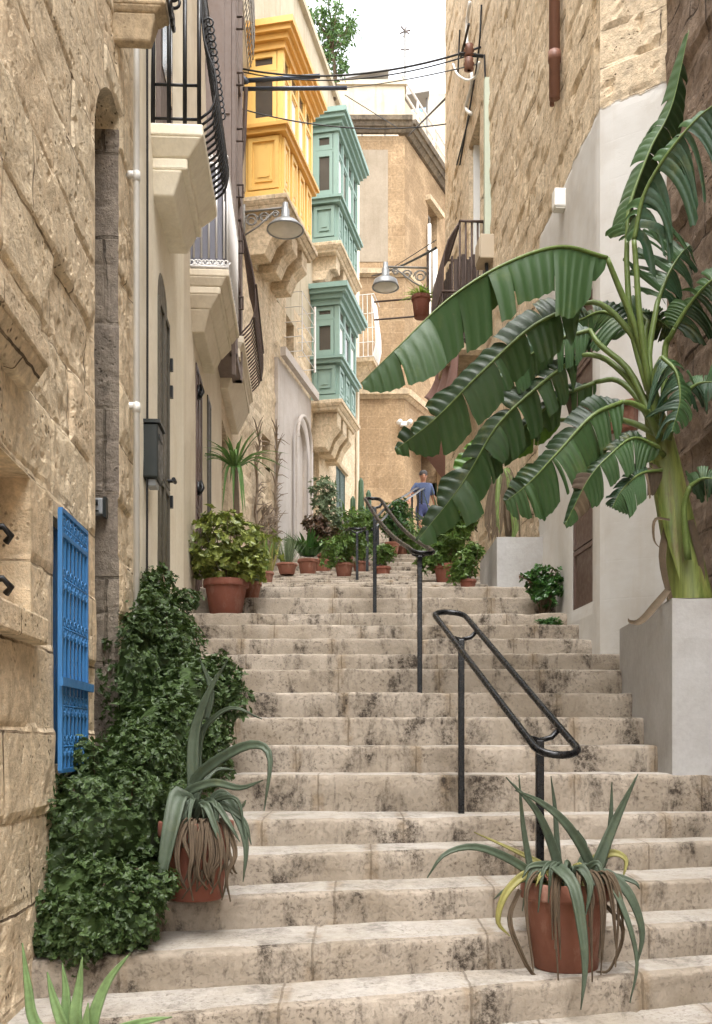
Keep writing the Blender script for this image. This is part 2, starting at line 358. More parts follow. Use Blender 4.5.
def facade(name, fr, root, H, mat, ops=(), res=.1, disp=None, back=3.5, u0=0, L=None, fade=.06):
    """one wall skin with real openings; ops: dict u0,u1,z0,z1, optional zl,zr,rise (arched), d depth"""
    L = L or fr.L
    mb = MB()
    us = {round(u0, 4), round(L, 4)}; zs = {0.0, round(H, 4)}
    for o in ops:
        us |= {round(o['u0'], 4), round(o['u1'], 4)}
        if 'rise' in o:
            o['zl'] = o.get('zl', o['z1']); o['zr'] = o.get('zr', o['z1'])
            o['zt'] = max(o['zl'], o['zr'], (o['zl']+o['zr'])/2+o['rise'])+.03
            for i in range(1, 14): us.add(round(o['u0']+(o['u1']-o['u0'])*(.5-.5*math.cos(math.pi*i/14)), 4))
        else: o['zt'] = o['z1']
        zs |= {round(o['z0'], 4), round(o['zt'], 4)}
    def fill(st):
        a = sorted(st); out = [a[0]]
        for x in a[1:]:
            k = max(1, int(math.ceil((x-out[-1])/res))); b = out[-1]
            out += [b+(x-b)*i/k for i in range(1, k+1)]
        return [x for i, x in enumerate(out) if i == 0 or x-out[i-1] > 1e-5]
    us, zs = fill(us), fill(zs)
    def za(o, u):
        s = (u-o['u0'])/(o['u1']-o['u0']); return o['zl']+(o['zr']-o['zl'])*s+o['rise']*math.sqrt(max(0, 1-(2*s-1)**2))
    def edge(u, z):
        e = 9
        for o in ops:
            dx = max(o['u0']-u, 0, u-o['u1']); dz = max(o['z0']-z, 0, z-o['zt']); e = min(e, math.hypot(dx, dz))
        return min(1, e/fade)
    def pt(u, z, y=0):
        k = disp(u, z)*(.25+.75*edge(u, z))*max(0, min(1, (u-u0)/.06, (L-u)/.06)) if disp else 0
        return (u, y+k, z)
    idx = {}
    def vid(i, j):
        if (i, j) not in idx: idx[(i, j)] = len(mb.v); mb.v.append(pt(us[i], zs[j]))
        return idx[(i, j)]
    for i in range(len(us)-1):
        um = (us[i]+us[i+1])/2
        oo = [o for o in ops if o['u0'] < um < o['u1']]
        for j in range(len(zs)-1):
            zm = (zs[j]+zs[j+1])/2
            if any(o['z0'] < zm < o['zt'] for o in oo): continue
            mb.f.append((vid(i, j), vid(i+1, j), vid(i+1, j+1), vid(i, j+1))); mb.mi.append(0)
        for o in oo:
            d = o['d']
            if 'rise' in o:
                a, b = za(o, us[i]), za(o, us[i+1])
                mb.quad(pt(us[i], a), pt(us[i+1], b), pt(us[i+1], o['zt']), pt(us[i], o['zt']))
                mb.quad(pt(us[i], a), (us[i], d, a), (us[i+1], d, b), pt(us[i+1], b))
            else:
                mb.quad(pt(us[i], o['zt']), (us[i], d, o['zt']), (us[i+1], d, o['zt']), pt(us[i+1], o['zt']))
            if o['z0'] > 0.01: mb.quad(pt(us[i], o['z0']), pt(us[i+1], o['z0']), (us[i+1], d, o['z0']), (us[i], d, o['z0']))
    n0 = len(mb.f)
    for o in ops:
        for u, top, fl in ((o['u0'], o.get('zl', o['zt']), 0), (o['u1'], o.get('zr', o['zt']), 1)):
            zz = [z for z in zs if o['z0']-1e-6 <= z <= top]+[top]
            K = max(1, int(o['d']/max(res, .04)))
            for a, b in zip(zz[:-1], zz[1:]):
                if b-a < 1e-5: continue
                for k in range(K):
                    def q(z, kk):
                        y = o['d']*kk/K
                        if kk == 0: return pt(u, z)
                        w = disp(u+y*1.3+3, z)*.6 if (disp and kk < K) else 0
                        return (u+(w if fl else -w), y, z)
                    f = [q(a, k), q(a, k+1), q(b, k+1), q(b, k)]
                    mb.cur = o.get('mi', 0); mb.quad(*(f if fl == 0 else f[::-1])); mb.cur = 0
    e0 = [(u0, 0, 0), (u0, back, 0), (u0, back, H), (u0, 0, H)]
    mb.quad(e0[0], e0[3], e0[2], e0[1]); mb.quad((L, 0, 0), (L, back, 0), (L, back, H), (L, 0, H))
    mb.quad((u0, .0, H), (L, .0, H), (L, back, H), (u0, back, H)); mb.quad((u0, back, 0), (u0, back, H), (L, back, H), (L, back, 0))
    return mb.build(name, mat, root)
# ------------------------------------------------------------------ camera, light, world
cam_d = bpy.data.cameras.new('camera'); cam = bpy.data.objects.new('camera', cam_d); COL.objects.link(cam)
cam.rotation_euler = (R(90), 0, 0); cam_d.sensor_fit = 'VERTICAL'; cam_d.sensor_height = 36; cam_d.lens = F*36/1024
cam_d.shift_y = (HY-512)/1024; cam_d.clip_end = 2000; cam_d.clip_start = .05
S.camera = cam
SUN_EL, SUN_AZ = 66, 172      # azimuth clockwise from +Y
W = bpy.data.worlds.new('World'); S.world = W; W.use_nodes = True
wt = W.node_tree; bg = wt.nodes['Background']
sky = wt.nodes.new('ShaderNodeTexSky'); sky.sky_type = 'NISHITA'; sky.sun_disc = False
sky.sun_elevation = R(SUN_EL); sky.sun_rotation = R(SUN_AZ); sky.dust_density = 4; sky.air_density = 1.2
hs = wt.nodes.new('ShaderNodeHueSaturation'); hs.inputs['Saturation'].default_value = .16
wt.links.new(sky.outputs[0], hs.inputs['Color'])
wt.links.new(hs.outputs[0], bg.inputs['Color']); bg.inputs['Strength'].default_value = .15
sd = bpy.data.lights.new('sun', 'SUN'); sd.energy = .6; sd.angle = R(60); sd.color = (1, .97, .92)
sun = bpy.data.objects.new('sun', sd); COL.objects.link(sun)
dv = V((math.sin(R(SUN_AZ))*math.cos(R(SUN_EL)), math.cos(R(SUN_AZ))*math.cos(R(SUN_EL)), math.sin(R(SUN_EL))))
sun.rotation_euler = dv.to_track_quat('Z', 'Y').to_euler()
S.view_settings.view_transform = 'Standard'; S.view_settings.look = 'None'; S.view_settings.exposure = 2.3; S.view_settings.gamma = 1
try: S.view_settings.use_curve_mapping = False
except Exception: pass
S.cycles.use_adaptive_sampling = True; S.cycles.adaptive_threshold = .02; S.cycles.max_bounces = 6; S.cycles.diffuse_bounces = 4
# ------------------------------------------------------------------ ground and stairs
g = MB(); g.quad((-150, -150, -1.65), (150, -150, -1.65), (150, 150, -1.65), (-150, 150, -1.65))
tag(g.build('ground', 'ground'), kind='structure')
def xl(y): return (-.93-.05*y if y < 14.1 else -4.596+.21*y)-.12
def xr(y): return 2.38 if y < 7.0 else ((1.74-.0563*(y-7.127))+.14 if y < 14.7 else 5.5)
#      n: z, D at px 243, D at px 669
STEP = [(-1.45, 1.6, 2.3), (-1.30, 2.05, 2.75), (-1.15, 2.45, 3.1), (-1.0, 2.85, 3.42), (-.871, 3.24, 3.74), (-.738, 3.55, 3.99), (-.612, 3.92, 4.34),
        (-.489, 4.216, 4.76), (-.367, 4.59, 5.0), (-.177, 5.14, 5.15), (-.030, 5.49, 5.50), (.134, 5.84, 5.85), (.297, 6.195, 6.2), (.468, 6.55, 6.55),
        (.6, 6.9, 6.91), (.74, 7.25, 7.27), (.882, 7.6, 7.62), (1.015, 7.96, 7.96), (1.188, 8.31, 8.31), (1.334, 8.66, 8.66)]
for k in range(10): STEP.append((1.334+.12*(k+1), 9.3+.62*k, 9.3+.62*k))
for k in range(12): STEP.append((2.69+.155*k, 15.45+.5*k, 15.45+.5*k))
st_root = empty('stone_stairs', (0, 0, -1.65), kind='structure')
def floor_z(x, y):
    z = -1.65
    for sz, a, b in STEP:
        xa, xb = -.113*a, .313*b
        if y >= a+(b-a)*(x-xa)/(xb-xa)-1e-6: z = sz
    return z
for i, (z, a, b) in enumerate(STEP):
    xa, xb = -.113*a, .313*b; D = lambda x: a+(b-a)*(x-xa)/(xb-xa)
    zp = STEP[i-1][0] if i else -1.65
    nx = STEP[i+1] if i+1 < len(STEP) else (0, a+6, b+6)
    tb = max(nx[1]-a, nx[2]-b)+.25
    x0, x1 = xl(a), xr(b); res = .022 if a < 7 else .05
    n = int((x1-x0)/res); h = z-zp+.04
    prof = [(tb, 0), (tb*.7, 0), (tb*.45, 0), (tb*.22, 0), (.05, 0), (.018, -.001), (.008, -.003), (.002, -.009), (0, -.02)]+[(0, -.02-(h-.02)*q) for q in (.2, .4, .6, .8, 1)]
    mb = MB(); W_ = len(prof)
    jo = [x0+rnd(.2, .5)]
    while jo[-1] < x1: jo.append(jo[-1]+rnd(.45, .8))
    hb = {j: rnd(-.006, .006) for j in range(len(jo)+1)}
    for q in range(n+1):
        x = x0+(x1-x0)*q/n; sid = sum(1 for j in jo if j < x); jd = min(abs(x-j) for j in jo)
        jk = max(0, 1-jd/.016)
        wear = .016*max(0, fbm(V((x*1.6, i*3.1, 0)), 3)+.15)+.012*max(0, mn.noise(V((x*11, i*2.3, 4)))+.1)
        for p, (dy, dz) in enumerate(prof):
            face = p >= 5
            yy = D(x)+dy+(.011*fbm(V((x*3.3, z*5+dz*7, i)), 4)+.008*jk+hb[sid]*.8 if face else 0)
            zz = z+dz
            if p <= 7: zz += hb[sid]*.35+.004*mn.noise(V((x*4, (dy+i)*5, 1)))-.005*jk
            if 4 <= p <= 8: zz -= wear*(1 if p > 4 else .4); yy += wear*.7 if p >= 6 else 0
            mb.v.append((x, yy, zz+1.65))
    for q in range(n):
        for p in range(W_-1):
            o = q*W_+p; mb.f.append((o+1, o+W_+1, o+W_, o)); mb.mi.append(0 if p < 4 else 1)
    mb.build('step', ['tread', 'riser'], st_root, True)
g = MB(); zt = STEP[-1][0]; g.box(-3, 14, 21.6, 60, zt-1, zt+.05); tag(g.build('upper_pavement', 'ground'), kind='structure')
# ------------------------------------------------------------------ wall helpers
def opx(fr, a, b, top, bot, d, arch=None, mid=None):
    u0, u1 = fr.u_(a), fr.u_(b); m = (a+b)/2 if mid is None else mid
    o = dict(u0=min(u0, u1), u1=max(u0, u1), z1=fr.hit(m, top)[1], z0=0 if bot is None else fr.hit(m, bot)[1], d=d)
    if arch: o['rise'] = arch; o['z1'] -= arch
    return o
def panel(mb, x0, x1, y, z0, z1, t=.02, fr_=.05, rec=.012):   # a framed panel facing -y whose front is at y
    mb.box(x0, x1, y, y+t, z0, z0+fr_); mb.box(x0, x1, y, y+t, z1-fr_, z1)
    mb.box(x0, x0+fr_, y+.0005, y+t, z0+fr_, z1-fr_); mb.box(x1-fr_, x1, y+.0005, y+t, z0+fr_, z1-fr_)
    mb.box(x0+fr_, x1-fr_, y+rec, y+t, z0+fr_, z1-fr_)
def door_part(root, o, mat, name='door', y=None, leaves=2, rows=3, handle=None):
    y = o['d']-.05 if y is None else y; mb = MB(); zt = o['zt'] if 'zt' in o else o['z1']
    mb.box(o['u0']-.01, o['u1']+.01, y+.02, y+.05, o['z0'], zt+.02)
    w = (o['u1']-o['u0'])/leaves
    for k in range(leaves):
        for r in range(rows):
            h = (o['z1']-o['z0'])/rows
            panel(mb, o['u0']+w*k+.005, o['u0']+w*(k+1)-.005, y, o['z0']+h*r+.005, o['z0']+h*(r+1)-.005, .02, .035)
    d = mb.build(name, mat, root)
    if handle:
        hb_ = MB(); hz = o['z0']+handle; hb_.tube([(o['u0']+w-.02, y-.04, hz), (o['u0']+w+.08, y-.04, hz)], .012); hb_.tube([(o['u0']+w, y, hz), (o['u0']+w, y-.045, hz)], .01)
        hb_.build('handle', 'iron', d)
    return d
def window_part(root, o, frame_mat, glass_mat='glass', y=None, nx=2, nz=2, b=.045, name='window', parent=None):
    y = o['d']-.06 if y is None else y
    mb = MB(); x0, x1, z0, z1 = o['u0'], o['u1'], o['z0'], o['z1']
    mb.box(x0, x1, y, y+.05, z0, z0+b); mb.box(x0, x1, y, y+.05, z1-b, z1); mb.box(x0, x0+b, y+.001, y+.05, z0+b, z1-b); mb.box(x1-b, x1, y+.001, y+.05, z0+b, z1-b)
    for k in range(1, nx):
        xx = x0+(x1-x0)*k/nx; mb.box(xx-b*.35, xx+b*.35, y+.002, y+.048, z0+b, z1-b)
    for k in range(1, nz):
        zz = z0+(z1-z0)*k/nz; mb.box(x0+b, x1-b, y+.004, y+.046, zz-b*.3, zz+b*.3)
    f = mb.build(name, frame_mat, parent or root)
    g = MB(); g.box(x0+b*.5, x1-b*.5, y+.022, y+.03, z0+b*.5, z1-b*.5); g.build('pane', glass_mat, f)
    return f
def slab_tiers(mb, u0, u1, zt, tiers):   # tiers: (height, projection top, projection bottom, inset bottom), stacked downward from zt
    z = zt
    for h, pa, pb, ins in tiers:
        mb.hexa([V((u0+ins, -pb, z-h)), V((u1-ins, -pb, z-h)), V((u1-ins, .02, z-h)), V((u0+ins, .02, z-h)), V((u0, -pa, z)), V((u1, -pa, z)), V((u1, .02, z)), V((u0, .02, z))])
        u0 += ins; u1 -= ins; z -= h
def scroll(c, r, ax, up, turns=1.4, n=16, s=1):
    c = V(c); ax = V(ax); up = V(up); return [c+(ax*math.cos(s*a)+up*math.sin(a))*r*(1-.7*k/n) for k in range(n+1) for a in [2*math.pi*turns*k/n]]
# ------------------------------------------------------------------ near stone house, left
f1 = Fr((-.99, 1.2), (-1.1988, 5.376), -1.7)
h1 = f1.root('stone_house', 'weathered limestone house at the left edge with a blue window grille and arched recess', 'house')
oa = dict(u0=f1.u_(95), u1=f1.u_(118.5), z0=0, z1=f1.hit(95, 125)[1], d=.5); oa.update(zl=f1.hit(95, 118)[1], zr=f1.hit(118.5, 130)[1], rise=.17)
og = opx(f1, 53, 78, 520, 764, .07); og['z1'] = f1.hit(65, 526)[1]
ow = opx(f1, -80, 31, 478, 618, .11, mid=31)
dA0 = block_disp(.62, .29, .012, .009, 3, .012)
def pitted(f, fr_, dep, thr):
    def g(x, z):
        m_ = mn.noise(V((x*1.3, z*1.3, 77)))+.3
        return f(x, z)+dep*max(0, min(1, (mn.noise(V((x*fr_, z*fr_, 3)))+.35*mn.noise(V((x*fr_*2.7, z*fr_*2.7, 8)))-thr)*6))*max(0, min(1, m_*2))
    return g
dA = pitted(dA0, 19, .007, .36)
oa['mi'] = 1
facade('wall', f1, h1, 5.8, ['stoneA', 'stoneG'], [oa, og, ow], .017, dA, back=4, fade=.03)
w2 = facade('upper_wall', f1, h1, 3.6, 'stoneA', [], .2, dA0, back=4); w2.location.z = 5.8
mb = MB(); mb.box(oa['u0']-.02, oa['u1']+.02, oa['d'], oa['d']+.05, 0, oa['zt']); mb.build('door', 'doorg', h1)
mb = MB(); mb.box(ow['u0']-.02, ow['u1']+.02, ow['d'], ow['d']+.04, ow['z0']-.02, ow['z1']+.02); mb.build('blocked_window', 'stoneA', h1)
u, z = f1.hit(22, 392)
mb = MB(); mb.hexa([V((.3, -.03, z)), V((u, -.03, z)), V((u, .02, z)), V((.3, .02, z)), V((.3, -.075, z+.09)), V((u+.03, -.075, z+.09)), V((u+.03, .02, z+.09)), V((.3, .02, z+.09))]); mb.box(.3, u+.035, -.08, .02, z+.0905, z+.17)
mb.build('window_hood', 'stoneA', h1, bevel=.008)
u, z = f1.hit(30, 620)
mb = MB(); mb.box(.3, u+.05, -.05, .1, ow['z0']-.09, ow['z0']+.004); mb.build('window_sill', 'stoneA', h1, bevel=.01)
for py in (528, 580):
    mb = MB(); u, z = f1.hit(3, py, -.05); mb.tube([(u, .12, z), (u, .05, z+.005), (u+.02, .03, z-.02), (u+.03, .05, z-.04)], .012, 6); mb.build('shutter_hook', 'iron', h1, True)
# the blue grille
mb = MB(); mb.box(og['u0'], og['u1'], .045, .069, og['z0'], og['z1'])
for k in range(5):
    x = og['u0']+(og['u1']-og['u0'])*(k+.5)/5; mb.box(x-.03, x+.03, .036, .045, og['z0']+.02, og['z1']-.02)
mb.build('shutter', 'bluedeep', h1)
gx0, gx1, gz0, gz1 = og['u0']-.012, og['u1']+.012, og['z0']-.02, og['z1']+.02
gr = MB(); yb = -.03
for x in (gx0, gx1): gr.box(x-.009, x+.009, yb-.008, yb+.008, gz0, gz1)
for z in (gz0, gz1, gz0+(gz1-gz0)*.34, gz1-.09): gr.box(gx0, gx1, yb-.0085, yb+.0085, z-.008, z+.008)
nb = 7
for k in range(1, nb):
    x = gx0+(gx1-gx0)*k/nb; gr.tube([(x, yb, gz0), (x, yb, gz1)], .0065, 6)
gr.box(gx0-.05, gx1+.05, yb-.022, yb-.0086, gz0+(gz1-gz0)*.34-.016, gz0+(gz1-gz0)*.34+.016)
grille = gr.build('window_grille', 'blue', h1)
for rz in (gz1-.06, gz1-.25, gz1-.43, gz0+.24, gz0+.09):
    sc = MB(); sc.box(gx0, gx1, yb-.006, yb+.006, rz-.003, rz+.003)
    for k in range(nb):
        x = gx0+(gx1-gx0)*(k+.5)/nb; r = (gx1-gx0)/nb*.36
        for s_ in (-1, 1): sc.tube(scroll((x, yb-.004, rz+s_*r*.9), r, (1, 0, 0), (0, 0, s_), 1.2, 12), .0034, 5)
    sc.build('scroll_band', 'blue', grille, True)
# balcony slab at the top edge
u0, z = f1.hit(113, 33); uu = u0+.16
mb = MB(); slab_tiers(mb, u0, uu, z+.2, [(.05, .25, .25, 0), (.03, .235, .2, .02), (.12, .2, .17, .03)])
bal = mb.build('balcony', 'cornice', h1, bevel=.01)
mb = MB()
for k in range(3):
    x = u0+.03+k*.05; mb.tube([(x, -.24, z+.2), (x, -.26, z+.45), (x, -.22, z+1.1)], .009, 6)
    mb.tube(scroll((x+.03, -.27, z+.27), .04, (0, 1, 0), (0, 0, 1), 1.3), .008, 5); mb.tube(scroll((x, -.27, z+.16), .045, (1, 0, 0), (0, 0, -1), 1.3), .009, 5)
mb.tube([(u0, -.22, z+1.1), (uu, -.22, z+1.1)], .015); mb.build('balcony_railing', 'iron', bal, True)
# ------------------------------------------------------------------ cream house
f2 = Fr((-1.1988, 5.376), (-1.31, 7.6), -1.7)
h2 = f2.root('cream_house', 'cream plastered house with a narrow arched door and beige balcony, behind the white drainpipe', 'house')
od = opx(f2, 157.5, 168, 276, None, .035, arch=.22)
facade('wall', f2, h2, 12, 'cream', [od], .12, lambda x, z: .008*fbm(V((x*2, z*2, 5))), fade=.1)
d = door_part(h2, od, 'doorg', rows=4, handle=None)
for py in (365, 392, 502):
    mb = MB(); u, z = f2.hit(168.5, py); mb.box(u-.015, u+.02, -.03, .0, z-.04, z+.04); mb.build('hinge', 'iron', d)
mb = MB(); u, z = f2.hit(167, 481); mb.tube([(u-.05, -.05, z), (u+.03, -.05, z)], .014); mb.tube([(u, 0.02, z), (u, -.055, z)], .012); mb.build('door_handle', 'iron', d)
mb = MB(); pr = f2.u_(136.5, .05)
mb.tube([(pr, -.05, .4), (pr, -.05, 11.5)], .016, 10)
for z in (1.2, 2.3, 3.4, 4.6, 5.9, 7.2, 8.4): mb.tube([(pr, -.05, z), (pr, -.05, z+.05)], .020, 10); mb.box(pr-.012, pr+.012, -.045, .02, z+.02, z+.05)
mb.build('drainpipe', 'pipe', h2, True)
mb = MB(); cz = f2.u_(141, .02)
mb.tube(spline([(cz, -.02, 11), (cz+.02, -.02, 7.2), (cz+.06, -.03, 6.6), (cz+.2, -.02, 6.0), (cz+.22, -.02, 4.2), (cz+.2, -.02, 2.4)], 40), .007, 5); mb.build('wall_cable', 'cable', h2)
u0, z = f2.hit(151, 122); u1 = u0+.95
mb = MB(); slab_tiers(mb, u0, u1, z, [(.075, .31, .31, 0), (.10, .305, .22, .06), (.07, .21, .21, .0), (.14, .18, .12, .05)])
bal = mb.build('balcony', 'cream', h2, bevel=.012)
mb = MB()
for k, y in enumerate((-.01, -.105, -.2, -.285)): mb.box(u0+.01, u0+.022, y-.012, y+.012, z, z+1.05)
for y0, y1 in ((-.285, .0),):
    for zz in (.035, .24, 1.05): mb.tube([(u0+.02, y0, z+zz), (u0+.02, y1, z+zz)], .009)
for zz in (.035, 1.05): mb.tube([(u0+.02, -.285, z+zz), (u1-.02, -.285, z+zz)], .011)
for k in range(15):
    x = u0+.02+(u1-u0-.04)*k/14
    mb.tube(spline([(x, -.285, z+.035), (x, -.37, z+.12), (x, -.385, z+.3), (x, -.31, z+.55), (x, -.285, z+1.05)], 12), .008, 6)
    mb.tube(scroll((x, -.345, z+.62), .035, (0, 1, 0), (0, 0, 1), 1.2, 10), .006, 5)
for k in range(10):
    x = u0+.05+.09*k; mb.tube([(x, -.36, z+.06), (x+.12, -.37, z+.42)], .003, 4); mb.tube([(x+.12, -.36, z+.06), (x, -.37, z+.42)], .003, 4)
mb.build('balcony_railing', 'iron', bal, True)
owd = dict(u0=u0+.2, u1=u0+.75, z0=z, z1=z+1.9, d=.0); mb = MB(); mb.box(owd['u0'], owd['u1'], -.03, .03, z+.02, z+2); b = mb.build('balcony_door', 'timber', h2)
mb = MB()
for a, c in ((.06, .25), (.31, .5)): mb.box(owd['u0']+a-.02, owd['u0']+c-.02, -.036, -.028, z+.5, z+1.2); mb.box(owd['u0']+a-.02, owd['u0']+c-.02, -.036, -.028, z+1.25, z+1.9)
mb.build('pane', 'glass', b)
# ------------------------------------------------------------------ grey-cream house with the white balustrade
f3 = Fr((-1.31, 7.6), (-1.48, 11.0), -1.7)
h3 = f3.root('plaster_house', 'faded beige house with a white railed balcony over a narrow dark door', 'house')
od3 = opx(f3, 195.5, 201.5, 372, None, .04)
od4 = opx(f3, 207, 210.5, 400, None, .04)
facade('wall', f3, h3, 12.5, 'cream2', [od3, od4], .12, lambda x, z: .01*fbm(V((x*2, z*2, 15))), fade=.1)
door_part(h3, od3, 'door', rows=4); door_part(h3, od4, 'doorg', rows=3)
for py in (392, 488): mb = MB(); u, z = f3.hit(197, py); mb.tube([(u-.04, -.03, z-.05), (u, -.05, z), (u, -.03, z+.06)], .018, 6); mb.box(u-.025, u+.025, -.03, .01, z-.06, z+.05); mb.build('door_knocker', 'iron', h3, True)
u0, z = f3.hit(190, 268); u1 = u0+1.25
mb = MB(); slab_tiers(mb, u0, u1, z, [(.06, .31, .31, 0), (.07, .29, .25, .03), (.06, .24, .24, 0), (.1, .23, .16, .05), (.16, .15, .1, .08)])
bal = mb.build('balcony', 'cream2', h3, bevel=.01)
rl = MB(); sl = MB()
sl.box(u0+.035, u0+.05, -.265, 0, z+.05, z+.86); sl.box(u0+.035, u1-.03, -.265, -.25, z+.05, z+.86)
for k in range(5):
    y = -.03-.06*k; rl.tube([(u0+.012, y, z+.09), (u0+.012, y, z+.85)], .008, 6)
    for s_ in (-1, 1): rl.tube(scroll((u0+.012, y+s_*.02, z+.055), .03, (0, s_, 0), (0, 0, -1), 1.1, 12), .006, 6)
for k in range(18):
    x = u0+.03+(u1-u0-.06)*k/17; rl.tube([(x, -.295, z+.09), (x, -.295, z+.85)], .008, 6)
    rl.tube(scroll((x+.02, -.295, z+.055), .024, (1, 0, 0), (0, 0, -1), 1.1, 10), .007, 5)
for zz in (.02, .85): rl.tube([(u0+.012, 0, z+zz), (u0+.012, -.295, z+zz), (u1-.02, -.295, z+zz)], .012)
for k in range(5): rl.tube(scroll((u0+.012, -.04-.06*k, z+.9), .024, (0, 1, 0), (0, 0, 1), 1.3), .009, 6)
r_ = rl.build('balcony_railing', 'whiteiron', bal, True); sl.build('privacy_board', 'slate', bal)
# the timber gallery with its overhanging slab
u0 = f3.u_(206, 0); z0 = 740-258; u0g = u0; zg0 = .482*9.6+1.7-.7
g_ = MB(); gp = .22; L3 = f3.L
zt_ = 12.2
for x in (u0g, u0g+.42, u0g+.84, L3-.1):
    g_.box(x, x+.1, -gp-.012, -gp+.07, zg0, zt_)
g_.box(u0g-.02, u0g+.05, -gp+.05, 0, zg0, zt_)
for zz in (zg0, zg0+.9, zg0+1.9, zg0+3.1, zg0+4.3): g_.box(u0g-.012, L3, -gp, 0, zz, zz+.1)
g_.box(u0g+.02, L3, -gp+.03, -gp+.05, zg0+.1, zg0+.9)
g_.box(u0g+.06, u0g+.12, -gp-.05, -gp-.013, zg0-.5, zt_)
gal = g_.build('timber_gallery', 'timber', h3)
p_ = MB(); p_.box(u0g+.05, L3, -gp+.035, -gp+.045, zg0+1.0, zt_-.2); p_.box(u0g-.005, u0g+.004, -gp+.06, -.02, zg0+1.0, zt_-.2); p_.build('pane', 'curtain', gal)
for k in range(6):
    cl = MB(); zz = zg0+.3+k*.55; cl.tube([(u0g+.5, -gp-.02, zz), (u0g+.5, -gp-.09, zz), (u0g+.5, -gp-.09, zz+.12), (u0g+.5, -gp-.03, zz+.12)], .012, 6)
    cl.build('clothes_hook', 'rust', gal)
# ------------------------------------------------------------------ third left house with the bulging cage balcony
f3b = Fr((-1.48, 11.0), (-1.635, 14.1), -1.2)
h3b = f3b.root('balcony_house', 'narrow beige house with a bulging iron cage on its stone balcony and a teal shutter', 'house')
od5 = opx(f3b, 222, 228, 430, None, .15)
facade('wall', f3b, h3b, 12, 'stoneY', [od5], .15, lambda x, z: .012*fbm(V((x*2, z*2, 25))), fade=.1)
door_part(h3b, od5, 'door', rows=3)
uS = f3b.u_(219.5); z = f3b.hit(219.5, 335)[1]
mb = MB(); slab_tiers(mb, uS, uS+1.9, z, [(.08, .26, .26, 0), (.05, .25, .22, .02), (.10, .22, .22, 0), (.3, .21, .08, .1)]); bal = mb.build('balcony', 'cream2', h3b, bevel=.01)
cg = MB()
def belly(x, y0=0.): return spline([(x, -.2+y0, z), (x, -.36+y0, z+.2), (x, -.38+y0, z+.55), (x, -.3+y0, z+.95), (x, -.22+y0, z+1.25)], 12)
for k in range(20): cg.tube(belly(uS+.02+1.86*k/19), .009, 6)
for k in range(5): cg.tube([(uS+.02, -.04-.045*k, z), (uS+.02, -.04-.045*k, z+1.25)], .009, 6)
for yy, zz in ((-.365, .2), (-.39, .55), (-.225, 1.25)): cg.tube([(uS, yy, z+zz), (uS+1.9, yy, z+zz)], .012)
cg.tube([(uS+.02, 0, z+1.25), (uS+.02, -.22, z+1.25)], .012); cg.build('balcony_cage', 'rust', bal, True)
u, zz = f3b.hit(232, 350); zb_ = f3b.hit(232, 425)[1]
mb = MB(); mb.box(u-.02, u+.02, -.13, .0, zb_, zz+.25)
for k in range(12): zk = zb_+.05+(zz-zb_+.15)*k/12; mb.box(u-.028, u-.0205, -.115, -.015, zk, zk+.05)
mb.build('shutter', 'teal', h3b)
# overhanging balcony slab above, seen from below, with wire screens
mb = MB(); zz = 9.3+1.2; uo = f3b.u_(225)
slab_tiers(mb, uo, f3b.L, zz+.2, [(.1, .13, .13, 0), (.1, .12, .06, .04)]); sl = mb.build('balcony', 'cream2', h3b, bevel=.01)
mb = MB()
for k in range(24): x = uo+.05+(f3b.L-uo-.1)*k/23; mb.tube(spline([(x, -.12, zz+.1), (x, -.2, zz+.4), (x, -.2, zz+1.1), (x, -.14, zz+1.9)], 8), .006, 5)
for k in range(9): q = spline([(0, -.12, zz+.1), (0, -.2, zz+.4), (0, -.2, zz+1.1), (0, -.14, zz+1.9)], 9)[k]; mb.tube([(uo, q.y, q.z), (f3b.L, q.y, q.z)], .006, 5)
mb.build('balcony_screen', 'greyiron', sl, True)
# ------------------------------------------------------------------ house with the enclosed timber balconies
f4 = Fr((-1.635, 14.1), (.003, 21.9), .4)
h4 = f4.root('painted_balcony_house', 'tall pale stone house carrying a yellow and two sage green enclosed timber balconies', 'house')
oN = opx(f4, 262, 270, 437, 469, .3)
oW = opx(f4, 286, 294, 302, 360, .2)
oP = opx(f4, 291, 303, 424, None, .3, arch=.35)
oQ = opx(f4, 312, 319, 440, None, .2, arch=.3)
oG = opx(f4, 336, 345, 470, None, .05)
HS = 6.6
facade('wall', f4, h4, HS, 'stoneY', [oN, oW, oP, oQ, oG], .09, block_disp(.55, .28, .015, .03, 8, .01), back=4, fade=.1)
mb = MB(); w2 = facade('upper_wall', f4, h4, 12.3-HS, 'upper', [], .3, lambda x, z: .012*fbm(V((x*1.5, z*1.5, 33))), back=4); w2.location.z = HS
mb = MB(); mb.box(oN['u0'], oN['u1'], .29, .33, oN['z0'], oN['z1']); mb.build('blocked_window', 'door', h4)
window_part(h4, oW, 'box', 'glass', nx=2, nz=3)
mb = MB()
for k in range(5): zz = oW['z0']+(oW['z1']-oW['z0'])*k/4; mb.tube([(oW['u0']-.1, 0, zz), (oW['u0']-.1, -.3, zz), (oW['u1']+.25, -.3, zz), (oW['u1']+.25, 0, zz)], .008, 5)
mb.tube([(oW['u1']+.25, -.3, oW['z0']-.05), (oW['u1']+.25, -.3, oW['z1']+.1)], .02); mb.tube([(oW['u0']-.1, -.3, oW['z0']), (oW['u0']-.1, -.3, oW['z1'])], .01)
mb.build('window_cage', 'whiteiron', h4)
oP2 = dict(oP); oP2['d'] = .07
us, ue = f4.u_(278, .06), f4.u_(311, .06)
por = facade('portal', f4, h4, f4.hit(278, 362)[1], 'lilac', [oP2], .2, None, back=.062, u0=us, L=ue); por.location.y = -.06
